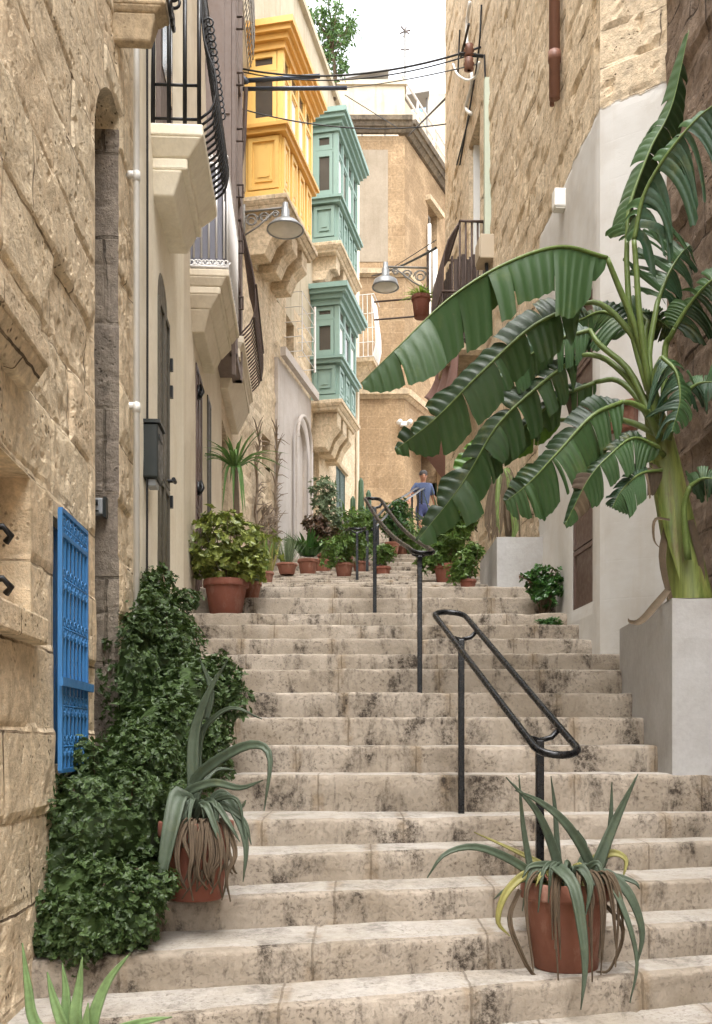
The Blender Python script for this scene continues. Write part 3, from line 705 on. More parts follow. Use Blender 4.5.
mb = MB(); zt = f4.hit(278, 362)[1]; mb.box(us-.04, ue+.04, -.14, -.05, zt+.002, zt+.14)
for x in (oP['u0']-.14, oP['u1']+.03): mb.box(x, x+.11, -.09, -.055, 0, oP['z1'])
arc = [(oP['u0']-.06+(oP['u1']-oP['u0']+.12)*(.5-.5*math.cos(math.pi*k/14)), -.075, oP['z1']+(.46)*math.sin(math.pi*k/14)) for k in range(15)]
mb.tube(arc, .03, 8); mb.build('portal_moulding', 'lilac', por); bpy.data.objects['portal_moulding'].location.y = .0
d = door_part(h4, oP, 'lilac', leaves=2, rows=2)
mb = MB(); mb.box(oP['u0'], oP['u1'], oP['d']-.1, oP['d']-.05, oP['z1']-.12, oP['z1']-.04); mb.build('transom', 'door', d)
sx, sz = f4.hit(297.5, 469, -.2)
sg = MB(); sg.box(sx-.12, sx+.12, .215, .225, sz-.08, sz+.08); sgo = sg.build('door_sign', 'sign', h4)
sg = MB(); sg.box(sx-.09, sx-.035, .211, .2145, sz-.03, sz+.035)
for k in range(2): sg.box(sx+.01, sx+.075, .211, .2145, sz-.025+.04*k, sz-.008+.04*k)
sg.build('sign_mark', 'ink', sgo)
door_part(h4, oQ, 'cream2', leaves=1, rows=2); door_part(h4, oG, 'dkdoor', leaves=2, rows=3)
mb = MB(); mb.box(oG['u0']-.1, oG['u1']+.1, -.06, .02, oG['z1']+.003, oG['z1']+.09); mb.build('door_hood', 'cornice', h4)
mb = MB(); xx = f4.L-.12; mb.tube([(xx, -.05, .2), (xx, -.05, 12)], .045, 8); mb.build('drainpipe', 'cream2', h4, True)
mb = MB()
for a, b in ((0, f4.L),): mb.box(a, b, -.08, .3, 12.302, 12.42)
mb.build('parapet_coping', 'upper', h4)
def put(dst, src, fn):
    dst.add([fn(V(p)) for p in src.v], src.f)
def gallarija(fr, root, u0, u1, p, zb, zs, zt, col, col2, nwin, curtain, label, corb=.75):
    sideT = lambda q: V((u0+q.y, -p+q.x, q.z)); frontT = lambda q: V((u0+q.x, -p+q.y, q.z))
    w = u1-u0
    b = MB(); b.box(u0+.04, u1-.04, -p+.04, 0, zb, zs); b.box(u0+.03, u1-.03, -p+.03, 0, zt-.32, zt-.1)
    for x in (u0, u1-.09):
        for y in (-p,): b.box(x, x+.09, y, y+.09, zs, zt-.1)
    b.box(u0+.001, u0+.07, -.09, 0, zs, zt-.1)
    for k in range(1, nwin): x = u0+w*k/nwin; b.box(x-.045, x+.045, -p+.003, -p+.08, zs, zt-.1)
    zm = zs+(zt-.32-zs)*.72
    b.box(u0+.002, u1-.002, -p+.006, -p+.075, zm-.03, zm+.03); b.box(u0+.004, u0+.07, -p, 0, zm-.03, zm+.03)
    b.box(u0+.002, u1-.002, -p+.005, -p+.08, zs, zs+.07); b.box(u0+.003, u0+.07, -p, 0, zs, zs+.07)
    body = b.build('enclosed_balcony', col, root); tag(body, label)
    pm = MB(); t = MB(); panel(t, .07, p-.05, 0, zb+.12, zs-.12, .039, .06, .03); t.box(.07+.10, p-.05-.10, .012, .039, zb+.23, zs-.23); t.box(.07+.14, p-.05-.14, .001, .039, zb+.29, zs-.29); put(pm, t, sideT)
    for k in range(nwin):
        t = MB(); a, c = w*k/nwin+.06, w*(k+1)/nwin-.06; panel(t, a, c, 0, zb+.12, zs-.12, .039, .06, .03); t.box(a+.10, c-.10, .012, .039, zb+.23, zs-.23); t.box(a+.13, c-.13, .001, .039, zb+.29, zs-.29); put(pm, t, frontT)
    t = MB(); t.box(0, p, 0, .03, zb, zb+.1); put(pm, t, sideT); t = MB(); t.box(.03, w, 0, .03, zb, zb+.1); put(pm, t, frontT)
    pm.build('panel', col, body)
    m = MB()
    for e, a, c in ((.05, zs-.09, zs-.02), (.09, zs-.02, zs+.03)): m.box(u0-e, u1+e, -p-e, 0, a, c)
    m.build('sill_moulding', col2, body)
    m = MB()
    for e, a, c in ((.035, zt-.34, zt-.24), (.09, zt-.24, zt-.16), (.15, zt-.16, zt-.09), (.19, zt-.09, zt)): m.box(u0-e, u1+e, -p-e, 0, a, c)
    m.build('cornice', col2, body)
    for k in range(nwin):
        for z0, z1 in ((zs+.07, zm-.03), (zm+.03, zt-.34)):
            a, c = u0+w*k/nwin+(.09 if k == 0 else .045), u0+w*(k+1)/nwin-(.09 if k == nwin-1 else .045)
            q = MB()
            q.box(a, a+.035, -p+.02, -p+.06, z0, z1); q.box(c-.035, c, -p+.02, -p+.06, z0, z1); q.box(a+.035, c-.035, -p+.021, -p+.06, z0, z0+.035); q.box(a+.035, c-.035, -p+.021, -p+.06, z1-.035, z1)
            wn = q.build('window', col, body)
            g = MB(); g.box(a+.03, c-.03, -p+.035, -p+.045, z0+.03, z1-.03)
            # panes belong to this window; depth limit keeps them inside the same mesh
            wn.data.materials.append(M['curtain' if (z1 < zm and (curtain > .7 or (k % 2 == 0 and curtain > .3))) else 'glass'])
            bm = bmesh.new(); bm.from_mesh(wn.data)
            vs = [bm.verts.new(v) for v in g.v]
            for f in g.f: bm.faces.new([vs[i] for i in f]).material_index = 1
            bm.to_mesh(wn.data); bm.free()
    q = MB()
    for z0, z1 in ((zs+.16, zm-.1), (zm+.1, zt-.42)):
        t = MB(); t.box(.1, .16, .0, .06, z0-.09, z1+.07); t.box(p-.15, p-.09, 0, .06, z0-.09, z1+.07); t.box(.16, p-.15, .001, .06, z0-.09, z0); t.box(.16, p-.15, .001, .06, z1, z1+.07); put(q, t, sideT)
    wn = q.build('window', col, body)
    g = MB(); t = MB(); t.box(.15, p-.14, .03, .04, zs+.15, zm-.09); t.box(.15, p-.14, .03, .04, zm+.09, zt-.41); put(g, t, sideT)
    wn.data.materials.append(M['glass']); bm = bmesh.new(); bm.from_mesh(wn.data); vs = [bm.verts.new(v) for v in g.v]
    for f in g.f: bm.faces.new([vs[i] for i in f]).material_index = 1
    bm.to_mesh(wn.data); bm.free()
    s = MB(); slab_tiers(s, u0-.06, u1+.06, zb, [(.07, p+.07, p+.07, 0), (.06, p+.05, p, .03), (.05, p-.01, p-.03, .02)])
    for k in range(3):
        x = u0+.12+(w-.24-.3)*k/2
        s.prism([(-p+.06, zb-.18), (0.02, zb-.18), (.02, zb-corb), (-p*.45, zb-corb), (-p*.62, zb-corb*.72), (-p+.06, zb-.42)], x, x+.3)
    s.build('stone_bracket', 'stoneY', body, bevel=.01)
    m = MB(); m.box(u0-.12, u1+.12, -p-.12, .0, zt+.002, zt+.025); m.build('roof_sheet', 'tin', body)
    return body
u0 = .22
gallarija(f4, h4, u0, u0+1.68, .57, 7.74-.4, 8.72-.4, 10.15-.4, 'yellow', 'orange', 4, 1.0, 'yellow enclosed balcony with ochre mouldings')
ug = f4.u_(311)
gallarija(f4, h4, ug, ug+1.75, .5, 8.93-.4, 9.72-.4, 11.25-.4, 'green', 'green2', 4, .5, 'upper sage green enclosed balcony', .6)
gallarija(f4, h4, ug, ug+1.5, .52, 6.1-.4, 6.85-.4, 8.14-.4, 'green', 'green2', 3, .5, 'lower sage green enclosed balcony', .8)
uc = f4.u_(335); zc = 8.05
mb = MB(); slab_tiers(mb, uc+1.2, f4.L-.2, zc-.4, [(.1, .55, .55, 0), (.08, .5, .42, .05), (.35, .4, .1, .1)]); sl = mb.build('balcony', 'cornice', h4)
mb = MB()
for k in range(13): x = uc+1.22+(f4.L-.2-uc-1.24)*k/12; mb.tube(spline([(x, -.53, zc-.4), (x, -.6, zc), (x, -.5, zc+.9)], 6), .008, 5)
for k in range(6): y = -.53+.1*k; mb.tube(spline([(uc+1.22, y, zc-.4), (uc+1.2, y, zc), (uc+1.22, y*.95, zc+.9)], 5), .008, 5)
for zz in (0, .3, .6, .9, 1.3): mb.tube([(uc+1.2, 0, zc-.4+zz), (uc+1.2, -.56, zc-.4+zz), (f4.L-.2, -.56, zc-.4+zz)], .008, 5)
mb.build('balcony_cage', 'whiteiron', sl)
# ------------------------------------------------------------------ the far corner building
ff = Fr((-3.0, 25.0), (1.22, 25.0), 3.6); fg = Fr((1.22, 25.0), (1.22+.4179*10, 25.0+.9085*10), 3.6)
hf = ff.root('corner_building', 'large ochre stone building closing the view, with a dark cornice and rounded string course', 'building')
def fpart(o): return o
HF = 15.1-3.6
facade('wall', ff, hf, HF, 'stoneF', [], .4, None, back=.3)
mb = MB(); mb.box(2.3, 4.22-.42, -.012, .01, 11.95-3.6, HF-.35); mb.build('render_patch', 'patch', hf)
rel = fg.A-ff.A
def onside(o): o.location = rel; o.rotation_euler.z = fg.th-ff.th; return o
def gz(px, py): return fg.hit(px, py)
oF = opx(fg, 428, 437, 213, 268, .25); oD = opx(fg, 421, 437, 448, 492, .5)
oF['z0'] = 9.0; oF['z1'] = 10.6
sw = onside(facade('side_wall', fg, hf, HF, 'stoneF', [oF, oD], .4, None, back=5))
wp = onside(window_part(hf, oF, 'whiteiron', 'glass', nx=2, nz=3)); mb = MB(); mb.box(oF['u0']-.2, oF['u1']+.2, -.15, .02, oF['z1']+.01, oF['z1']+.14); onside(mb.build('window_hood', 'cornice', hf))
onside(door_part(hf, oD, 'door', leaves=2, rows=2))
mb = MB(); q = oD; mb.hexa([V((q['u0']-.9, -.9, q['z1']-.2)), V((q['u1']+1, -.9, q['z1']-.9)), V((q['u1']+1, .0, q['z1']-.7)), V((q['u0']-.9, 0, q['z1'])), V((q['u0']-.9, -.9, q['z1']-.1)), V((q['u1']+1, -.9, q['z1']-.8)), V((q['u1']+1, .0, q['z1']-.6)), V((q['u0']-.9, 0, q['z1']+.1))]); onside(mb.build('door_canopy', 'awning', hf))
for nm, z, tiers, m in (('cornice', HF+.35, [(.1, .3, .27, 0), (.1, .22, .18, 0), (.1, .14, .06, 0)], 'darkcornice'), ('string_course', 8.75-3.6, [(.14, .16, .14, 0), (.08, .1, .02, 0)], 'cornice'), ('string_course', 11.75-3.6, [(.12, .12, .1, 0), (.06, .08, .02, 0)], 'cornice')):
    if nm == 'string_course' and z > 7: a0, a1 = 2.7, ff.L
    else: a0, a1 = 0, ff.L
    mb = MB(); slab_tiers(mb, a0, a1+tiers[0][1]*.6, z, tiers); mb.build(nm, m, hf)
    mb = MB(); slab_tiers(mb, -.004, 9.9, z-.003, tiers); onside(mb.build(nm, m, hf))
mb = MB(); mb.box(0, ff.L, .05, .35, HF+.351, HF+1.3); mb.box(0, ff.L+.05, 0, .4, HF+1.3, HF+1.42); mb.build('parapet', 'upper', hf)
mb = MB(); mb.box(.02, 9.9, .06, .35, HF+.351, HF+1.0); onside(mb.build('parapet', 'roofwhite', hf))
mb = MB()
for k in range(9): mb.tube([(.2+k*1.2, .2, HF+1.0), (.2+k*1.2, .2, HF+1.75)], .03, 6)
for zz in (1.4, 1.75): mb.tube([(.2, .2, HF+zz), (9.8, .2, HF+zz)], .035, 6)
onside(mb.build('terrace_railing', 'whiteiron', hf))
a = P(424, 0, 26.3)
mb = MB()
for px, y0, y1, r in ((426.5, 225, 345, .05), (432, 250, 340, .07)):
    u, z0_ = fg.hit(px, y1); z1_ = fg.hit(px, y0)[1]; mb.tube([(u, -.08, z0_), (u, -.08, z1_)], r, 8)
onside(mb.build('drainpipe', 'pipe', hf, True))
# roof storeys
mb = MB(); mb.box(-.9+3, 1.35+3, 4, 9, HF, .66*29-3.6); mb.build('penthouse', 'roofwhite', hf)
mb = MB(); mb.hexa([V((1.9, 3.8, 15.30)), V((3.95, 3.8, 15.72)), V((3.95, 4.5, 15.8)), V((1.9, 4.5, 15.4)), V((1.9, 3.8, 15.4)), V((3.95, 3.8, 15.82)), V((3.95, 4.5, 15.9)), V((1.9, 4.5, 15.5))]); mb.build('roof', 'tin', hf)
mb = MB(); mb.box(4.4, 9.5, 8, 14, HF, .61*33-3.6+1.2); mb.box(5.6, 9.5, 7, 8, HF, .59*33-3.6); mb.build('rooftop_room', 'roofwhite', hf)
p0, p1 = P(357, 106, 27.5)-ff.A, P(429, 92, 27.5)-ff.A
mb = MB(); mb.hexa([V((p0.x, 2.3, p0.z-.05)), V((p1.x, 2.3, p1.z-.1)), V((p1.x, 3, p1.z-.1)), V((p0.x, 3, p0.z-.05)), V((p0.x, 2.3, p0.z+.04)), V((p1.x, 2.3, p1.z+.08)), V((p1.x, 3, p1.z+.08)), V((p0.x, 3, p0.z+.04))])
can = mb.build('terrace_canopy', 'tin', hf)
mb = MB()
for px in (362, 385, 405, 427): p_ = P(px, 100, 27.6)-ff.A; mb.tube([(p_.x, p_.y, HF+.4), (p_.x, p_.y, P(px, 106-(px-357)*.19, 27.6).z-3.6)], .035, 6)
mb.build('canopy_post', 'greyiron', can)
for px, w_, c_ in ((403, .42, 'laundry'), (411.5, .34, 'curtain'), (419, .36, 'laundry')):
    q = P(px, 97, 29); mb = MB(); n = 8
    for i in range(n+1):
        x = q.x-w_/2+w_*i/n; y = q.y+.03*math.sin(i*1.7+px); mb.v += [(x, y, q.z), (x+.01, y+.02, q.z-.2), (x, y+.03*math.sin(i*1.3), q.z-.42)]
    for i in range(n):
        for j in range(2): mb.f.append((i*3+j, i*3+j+1, i*3+j+4, i*3+j+3)); mb.mi.append(0)
    o = mb.build('laundry', c_); so = o.modifiers.new('t', 'SOLIDIFY'); so.thickness = .008
    tag(o, {403: 'left blue cloth drying under the far terrace canopy', 411.5: 'white cloth drying between two blue cloths on far terrace', 419: 'right blue cloth drying under the far terrace canopy'}[px], 'laundry', 'laundry on the far terrace')
mb = MB(); q0, q1 = P(398, 97, 29), P(428, 97, 29); mb.tube([q0, q1], .012, 5); tag(mb.build('clothes_line', 'cable'), 'thin line holding cloths under the far terrace canopy', 'clothes line')
at = empty('rooftop_antenna', P(405, 70, 30.5), 0, 'thin antenna mast with a star-like head on the far roof', 'antenna'); b = at.location.copy()
mb = MB(); mb.tube([(0, 0, -1.2), (0, 0, 1.25)], .03, 6); mb.build('mast', 'greyiron', at)
mb = MB()
mb.tube([(0, 0, 1.1), (0, 0, 1.2)], .03, 6)
for k in range(6): a = math.pi*k/3+.3; mb.tube([(0, 0, 1.18), (.17*math.cos(a), .05*math.sin(a*2), 1.18+.17*math.sin(a))], .022, 5)
mb.build('antenna_head', 'rust', at)
mb = MB(); mb.tube([(-.13, 0, .62), (.13, 0, .62)], .02, 5); mb.build('crossbar', 'rust', at)
u, z = ff.hit(404, 424)
sc_ = empty('security_camera', (P(404, 424, 24.95)), 0, 'small white camera pair mounted on the far building corner', 'camera')
mb = MB(); mb.box(-.1, .1, -.06, .05, -.05, .05); mb.build('bracket', 'pipe', sc_)
for x in (-.13, .12): mb = MB(); mb.tube([(x, -.05, .02), (x+.02, -.3, -.03)], .06, 10); mb.build('camera_body', 'pipe', sc_, True)
# ------------------------------------------------------------------ right side: rough stone house with the painted white corner
f5 = Fr((1.313, 14.7), (1.739, 7.127), .2); f7 = Fr((1.739, 7.127), (2.133, 6.86), .2)
a1, b1 = f5.hit(534, 248), f5.hit(600, 108); sl = (b1[1]-a1[1])/(b1[0]-a1[0]); ln1 = (sl, a1[1]-sl*a1[0], f5.u_(540))
a2, b2 = f7.hit(601, 108), f7.hit(662, 88); sl2 = (b2[1]-a2[1])/(b2[0]-a2[0]); ln2 = (sl2, a2[1]-sl2*a2[0], -1)
M['stoneR1'] = stone('rough_limestone_with_painted_corner', '#dcc49e', '#d2b890', .46, .27, .006, '#57432f', '#dcb880', '#ad9c84', .35, .9, .8, .95, paintline=ln1)
M['stoneR2'] = stone('rough_limestone_painted_below', '#dcc49e', '#d2b890', .46, .27, .006, '#57432f', '#dcb880', '#ad9c84', .35, .9, .8, .95, paintline=ln2)
h5 = f5.root('rough_stone_house', 'tall rough stone house on the right with a white painted corner behind the banana plant', 'house')
oB = opx(f5, 469, 480, 128, 262, .3); oE = opx(f5, 573, 593, 318, 606, .07, mid=573); oE['z0'] = f5.hit(575, 610)[1]
dR = pitted(block_disp(.46, .27, .014, .010, 12, .018), 9, .03, .36)
def masked(ln):
    def f(x, z):
        k = min(1, max(0, (ln[0]*x+ln[1]-z)/.05)) if x > ln[2] else 0
        return dR(x, z)*(1-k)+(-.012+.006*fbm(V((x*2, z*2, 2))))*k
    return f
facade('wall', f5, h5, 12.6, 'stoneR1', [oB, oE], .05, masked(ln1), back=5, fade=.08)
h5c = facade('corner_wall', f7, h5, 12.6, 'stoneR2', [], .04, masked(ln2), back=1.5); h5c.location = f5.loc(f7.A); h5c.rotation_euler.z = f7.th-f5.th
door_part(h5, oE, 'door', leaves=1, rows=5, y=.0)
mb = MB(); mb.box(oB['u0'], oB['u1'], .24, .28, oB['z0'], oB['z1']); mb.box(oB['u0']+.02, oB['u0']+.05, .05, .24, oB['z0'], oB['z1']); mb.build('balcony_door', 'curtain', h5)
uB1 = f5.u_(484); uB0 = uB1-.95; zB = .40*11.5-.2
mb = MB(); slab_tiers(mb, uB0, uB1, zB, [(.07, .4, .4, 0), (.05, .38, .32, .04)]); bl = mb.build('balcony', 'cornice', h5)
mb = MB()
pr = lambda x: spline([(x, -.38, zB), (x, -.47, zB+.25), (x, -.48, zB+.6), (x, -.45, zB+1.1), (x, -.28, zB+1.42)], 12)
for k in range(12): mb.tube(pr(uB0+.02+(uB1-uB0-.04)*k/11), .012, 6)
for k in range(5): y = -.28+.07*k; mb.tube([(uB1-.02, y, zB), (uB1-.02, y, zB+1.42)], .012, 6)
for yy, zz in ((-.38, .06), (-.48, .6), (-.28, 1.42)): mb.tube([(uB0, 0, zB+zz), (uB0, yy, zB+zz), (uB1, yy, zB+zz), (uB1, 0, zB+zz)], .016, 6)
mb.build('balcony_railing', 'rust', bl, True)
mb = MB()
for k in range(12): x = uB0+.06+.8*k/12; mb.box(x, x+.06, -.36-.006*(k % 2), -.345, zB+.05, zB+1.0+.03*(k % 3))
for k in range(6): y = -.34+.045*k; mb.box(uB1-.1-.006*(k % 2), uB1-.085, y, y+.042, zB+.05, zB+1.02+.03*(k % 3))
mb.build('reed_screen', 'rust', bl)
mb = MB()
u, zt = f5.hit(489, 80); zb_ = f5.hit(489, 236)[1]; mb.box(u-.03, u+.05, -.055, .03, zb_, zt); mb.build('cable_trunking', 'conduit', h5)
mb = MB(); u, zt = f5.hit(563, 99); mb.tube([(u, -.07, zt), (u, -.07, 12.5)], .045, 10); mb.tube([(u-.12, -.06, zt+.02), (u-.12, -.06, 12.5)], .02, 6)
for k in range(4): mb.tube([(u, -.07, zt+.3+k), (u, -.07, zt+.38+k)], .053, 10)
mb.build('downpipe', 'brownpipe', h5, True)
mb = MB(); wp_ = [f5.hit(x, y, .05) for x, y in ((470, 2), (467, 25), (468, 55), (472, 78), (469, 95), (466, 108), (471, 114))]
mb.tube(spline([(u, -.05, z) for u, z in wp_], 30), .022, 6)
wp_ = [f5.hit(x, y, .05) for x, y in ((480, 62), (477, 76), (468, 80), (458, 74), (454, 64))]; mb.tube(spline([(u, -.06, z) for u, z in wp_], 20), .015, 6)
mb.build('wall_cable', 'pipe', h5, True)
mb = MB()
for pts in (((484, 5), (480, 60), (462, 165)), ((487, 55), (488, 80)), ((472, 115), (459, 165)), ((462, 30), (460, 75))):
    mb.tube(spline([(f5.hit(x, y)[0], -.03, f5.hit(x, y)[1]) for x, y in pts], 8), .012, 5)
u, z = f5.hit(474, 56, .1); mb.tube([(u, .05, z), (u, -.28, z+.02)], .02, 6); mb.tube([(u-.2, -.22, z+.12), (u+.35, -.22, z+.12)], .015, 5); mb.build('cable_bracket', 'iron', h5)
mb = MB()
for dz in (0, .16): mb.lathe([(.02, -.07), (.06, -.06), (.045, -.02), (.065, 0), (.045, .03), (.055, .06), (.02, .07)], (u, -.16, z+dz-.1), 12)
mb.build('insulator', 'brownpipe', h5, True)
# darker rubble wall nearest on the right
f6 = Fr((2.133, 6.86), (2.27, 1.2), -1.7)
h6 = f6.root('rubble_wall', 'dark brown rubble stone wall at the right edge behind the banana leaves', 'wall')
facade('wall', f6, h6, 11, 'stoneD', [], .05, block_disp(.5, .32, .03, .03, 19, .025), back=3)
f8 = Fr((2.27, 1.2), (2.27, -6), -1.7); f9 = Fr((-.97, -6), (-.99, 1.2), -1.7)
h8 = f8.root('side_house', 'plain stone house wall beside the viewer on the right', 'house'); facade('wall', f8, h8, 8, 'stoneR', [], .5, None, back=3)
h9 = f9.root('neighbour_house', 'plain stone house wall beside the viewer on the left', 'house'); facade('wall', f9, h9, 8, 'stoneA', [], .5, None, back=3)
# ------------------------------------------------------------------ planters
pl = empty('white_planter', (1.95, 5.8, -.3), 0, 'large white masonry planter at the right edge holding the banana plant', 'planter')
def planter(root, pts, z0, z1, t, soil_mat='soil'):
    o = root.location; n = len(pts); c = sum((V((x, y, 0)) for x, y in pts), V())/n
    mb = MB(); ins = []
    for i in range(n):
        p, a, b = V((*pts[i], 0)), V((*pts[i-1], 0)), V((*pts[(i+1) % n], 0)); d1, d2 = (p-a).normalized(), (b-p).normalized()
        n1, n2 = V((-d1.y, d1.x, 0)), V((-d2.y, d2.x, 0)); m = (n1+n2).normalized(); ins.append(p+m*t/max(.4, m.dot(n1)))
    K = 10
    for i in range(n):
        j = (i+1) % n; a, b = V((*pts[i], 0)), V((*pts[j], 0)); m_ = max(2, int((b-a).length/.08))
        for k in range(m_):
            for q in range(K):
                f = []
                for kk, qq in ((k, q), (k+1, q), (k+1, q+1), (k, q+1)):
                    p = a.lerp(b, kk/m_); z = z0+(z1-z0)*qq/K; w = .006*fbm(V((p.x*4+p.y*3, z*4, 1)), 3) if 0 < kk < m_ else 0
                    nn = (b-a).normalized(); f.append((p.x+nn.y*w-o.x, p.y-nn.x*w-o.y, z+(w*1.5 if qq == K else 0)-o.z))
                mb.quad(*f)
        ia, ib = ins[i], ins[j]
        mb.quad((a.x-o.x, a.y-o.y, z1-o.z), (b.x-o.x, b.y-o.y, z1-o.z), (ib.x-o.x, ib.y-o.y, z1-o.z), (ia.x-o.x, ia.y-o.y, z1-o.z))
        mb.quad((ia.x-o.x, ia.y-o.y, z1-o.z), (ib.x-o.x, ib.y-o.y, z1-o.z), (ib.x-o.x, ib.y-o.y, z1-.2-o.z), (ia.x-o.x, ia.y-o.y, z1-.2-o.z))
    mb.build('planter_walls', 'planterw', root)
    mb = MB(); mb.add([(p.x-o.x, p.y-o.y, z1-.05-o.z) for p in ins], [tuple(range(n))]); mb.build('soil', soil_mat, root)
planter(pl, [(1.635, 5.17), (2.4, 5.17), (2.4, 6.62), (1.745, 6.62)], -.3, .734, .09)
pl2 = empty('white_planter', (1.43, 9.35, 1.3), 0, 'small white planter box by the steps holding a withered plant', 'planter')
planter(pl2, [(1.234, 8.75), (1.64, 8.75), (1.62, 9.95), (1.234, 9.95)], 1.28, 1.776, .07)
# things on walls
u, z = f2.hit(149, 478); w = f2.A+f2.u*f2.u_(147)
def wallthing(fr, px, py, off=0): u, z = fr.hit(px, py, off); return fr.A+fr.u*u+V((0, 0, z))
mbx = empty('mailbox', wallthing(f2, 143, 477), f2.th, 'dark green-black mailbox mounted on cream wall beside the drainpipe', 'mailbox')
mb = MB(); mb.box(0, .26, -.10, 0.01, 0, .36); mb.build('box_body', 'black', mbx, bevel=.012); mb = MB(); mb.box(-.01, .27, -.115, .01, .362, .385); mb.box(.05, .21, -.106, -.1005, .27, .30); mb.build('lid', 'black', mbx)
mb = MB(); mb.box(.04, .18, -.08, -.02, -.045, -.003); mb.build('bracket', 'greyp', mbx); mbx.scale = (.8, .85, .86)
ar = wallthing(f1, 118, 517); jx = oa['u1']
ks = empty('key_safe', f1.A+f1.u*(jx-.03)+f1.out*(-.10)+V((0, 0, f1.hit(118, 517)[1])), f1.th, 'small grey key safe fixed in the arched recess of left wall', 'key safe')
mb = MB(); mb.box(-.03, .012, -.035, .05, 0, .085); mb.build('case', 'greyp', ks, bevel=.01); mb = MB(); mb.tube([(-.033, -.012, .06), (-.031, .03, .06)], .014, 8); mb.box(-.034, -.0305, -.015, .03, .015, .022); mb.build('dial', 'black', ks); mb = MB(); mb.box(-.03, .02, -.05, -.036, -.01, .09); mb.build('cover', 'black', ks)
mt = empty('meter_box', wallthing(f5, 494, 258), f5.th, 'beige meter box below the pale trunking on the right facade', 'meter box')
mb = MB(); mb.box(-.3, 0, -.15, .01, 0, .27); mb.build('case', 'box', mt, bevel=.01); mb = MB(); mb.box(-.28, -.02, -.16, -.1505, .03, .24); mb.build('cover', 'box', mt); mb = MB(); mb.tube([(-.12, -.06, -.003), (-.12, -.06, -.5)], .02, 6); mb.build('conduit', 'iron', mt)
wl = empty('wall_light', wallthing(f5, 567, 206), f5.th, 'small white box light on the upper white painted wall', 'wall light')
mb = MB(); mb.box(-.1, 0, -.1, .01, 0, .15); mb.build('housing', 'sign', wl, bevel=.012); mb = MB(); mb.box(-.09, -.01, -.09, -.005, -.012, -.0005); mb.build('diffuser', 'lampglass', wl)
q = f7.A+f7.u*.16+f7.out*.0; zc = (740-432)*.00702
wp = empty('wall_pot', V((q.x, q.y, zc)), f7.th, 'terracotta half pot hung on the white wall behind the banana stem', 'pot')
mb = MB(); mb.prism([(-.105, .15), (.02, .15), (.02, 0), (-.075, 0)], -.08, .12); mb.build('pot', 'terra', wp, bevel=.008); mb = MB(); mb.prism([(-.12, .19), (.019, .19), (.019, .151), (-.12, .151)], -.09, .13); mb.build('rim', 'terra', wp, bevel=.006)
# lamps
def street_lamp(loc, th, reach, label, size):
    r = empty('street_lamp', loc, th, label, 'street lamp', 'wall lamps over the steps')
    b = MB(); b.tube([(0, .02, 0), (0, -reach, .03)], .016, 8); b.tube([(0, .02, -.33), (0, -reach*.35, -.2), (0, -reach*.72, -.02)], .012, 6)
    for k, (y, z, rr) in enumerate(((-.1, -.12, .1), (-.27, -.09, .075), (-.42, -.05, .05))):
        for s_ in (-1, 1): b.tube(scroll((0, y*reach/.55, z), rr, (0, s_, 0), (0, 0, 1), 1.3, 14), .009, 5)
    b.tube([(0, -.0, -.4), (0, 0, .1)], .018, 6); b.build('bracket', 'greyiron', r, True)
    n = MB(); n.lathe([(.0, .1), (.035, .09), (.04, .02), (.055, .0), (.055, -.1), (.075, -.11), (.075, -.135), (.06, -.14)], (0, -reach, 0), 16); n.build('lamp_neck', 'lampmetal', r, True)
    s = MB(); s.lathe([(.06, -.135), (.1, -.142), (.17, -.175), (size, -.245), (size+.012, -.275), (size-.005, -.275), (.16, -.19), (.06, -.15)], (0, -reach, 0), 28); s.build('lamp_shade', 'lampmetal', r, True)
    g = MB(); g.lathe([(size-.012, -.268), (size*.8, -.285), (size*.4, -.298), (.001, -.30)], (0, -reach, 0), 24); g.build('lamp_glass', 'lampglass', r, True)
    return r
q = P(244, 212, 13.4); street_lamp(q, f3b.th-.15, .56, 'round grey lamp on scrolled bracket beneath the yellow balcony', .24)
q = P(428, 268, 14.6); street_lamp(V((q.x+.0, q.y, q.z)), f5.th-.1, .62, 'far round grey lamp beside the hanging fern pot', .19)
mb = MB(); a = P(428, 300, 14.6)
for y in (300, 318): mb.tube([P(374, y+2, 14.55), P(446, y-4, 14.65)], .014, 5)
mb.tube([P(428, 250, 14.6), P(428, 322, 14.6)], .02, 6)
tag(mb.build('wall_bracket', 'rust'), 'rusty horizontal iron bracket bars carrying the far lamp and fern pot', 'bracket')
# cables and poles
def sag(a, b, s, n=24): a, b = V(a), V(b); return [a.lerp(b, i/(n-1))-V((0, 0, s*4*(i/(n-1))*(1-i/(n-1)))) for i in range(n)]
for (x0, y0, D0, x1, y1, D1, s, r, lb) in ((238, 68, 13.9, 487, 45, 11.8, .22, .015, 'thickest black cable crossing the street highest at the right wall'),
        (238, 71, 13.9, 476, 53, 12.2, .22, .010, 'thin black cable just under the thick one'),
        (340, 88, 20.4, 482, 63, 11.9, .05, .010, 'thin cable running from the green balcony roof to the insulators'),
        (238, 108, 13.9, 446, 124, 14.6, .16, .011, 'sagging thin cable crossing below the poles'),
        (372, 276, 24.8, 436, 248, 13.4, .05, .022, 'black cable reaching the right iron balcony from far wall'),
        (372, 279, 24.8, 436, 240, 13.4, .02, .008, 'hair-thin cable just above the black one at the iron balcony'),
        (345, 95, 20.5, 398, 128, 24.6, .0, .012, 'cable slanting from the green balcony roof to the dark cornice'),
        (408, 136, 24.4, 446, 98, 14.7, .0, .02, 'dark cable slanting up from the dark cornice to right wall')):
    mb = MB(); mb.tube(sag(P(x0, y0, D0), P(x1, y1, D1), s), r*.8, 6); tag(mb.build('cable', 'cable'), lb, 'cable', 'overhead cables')
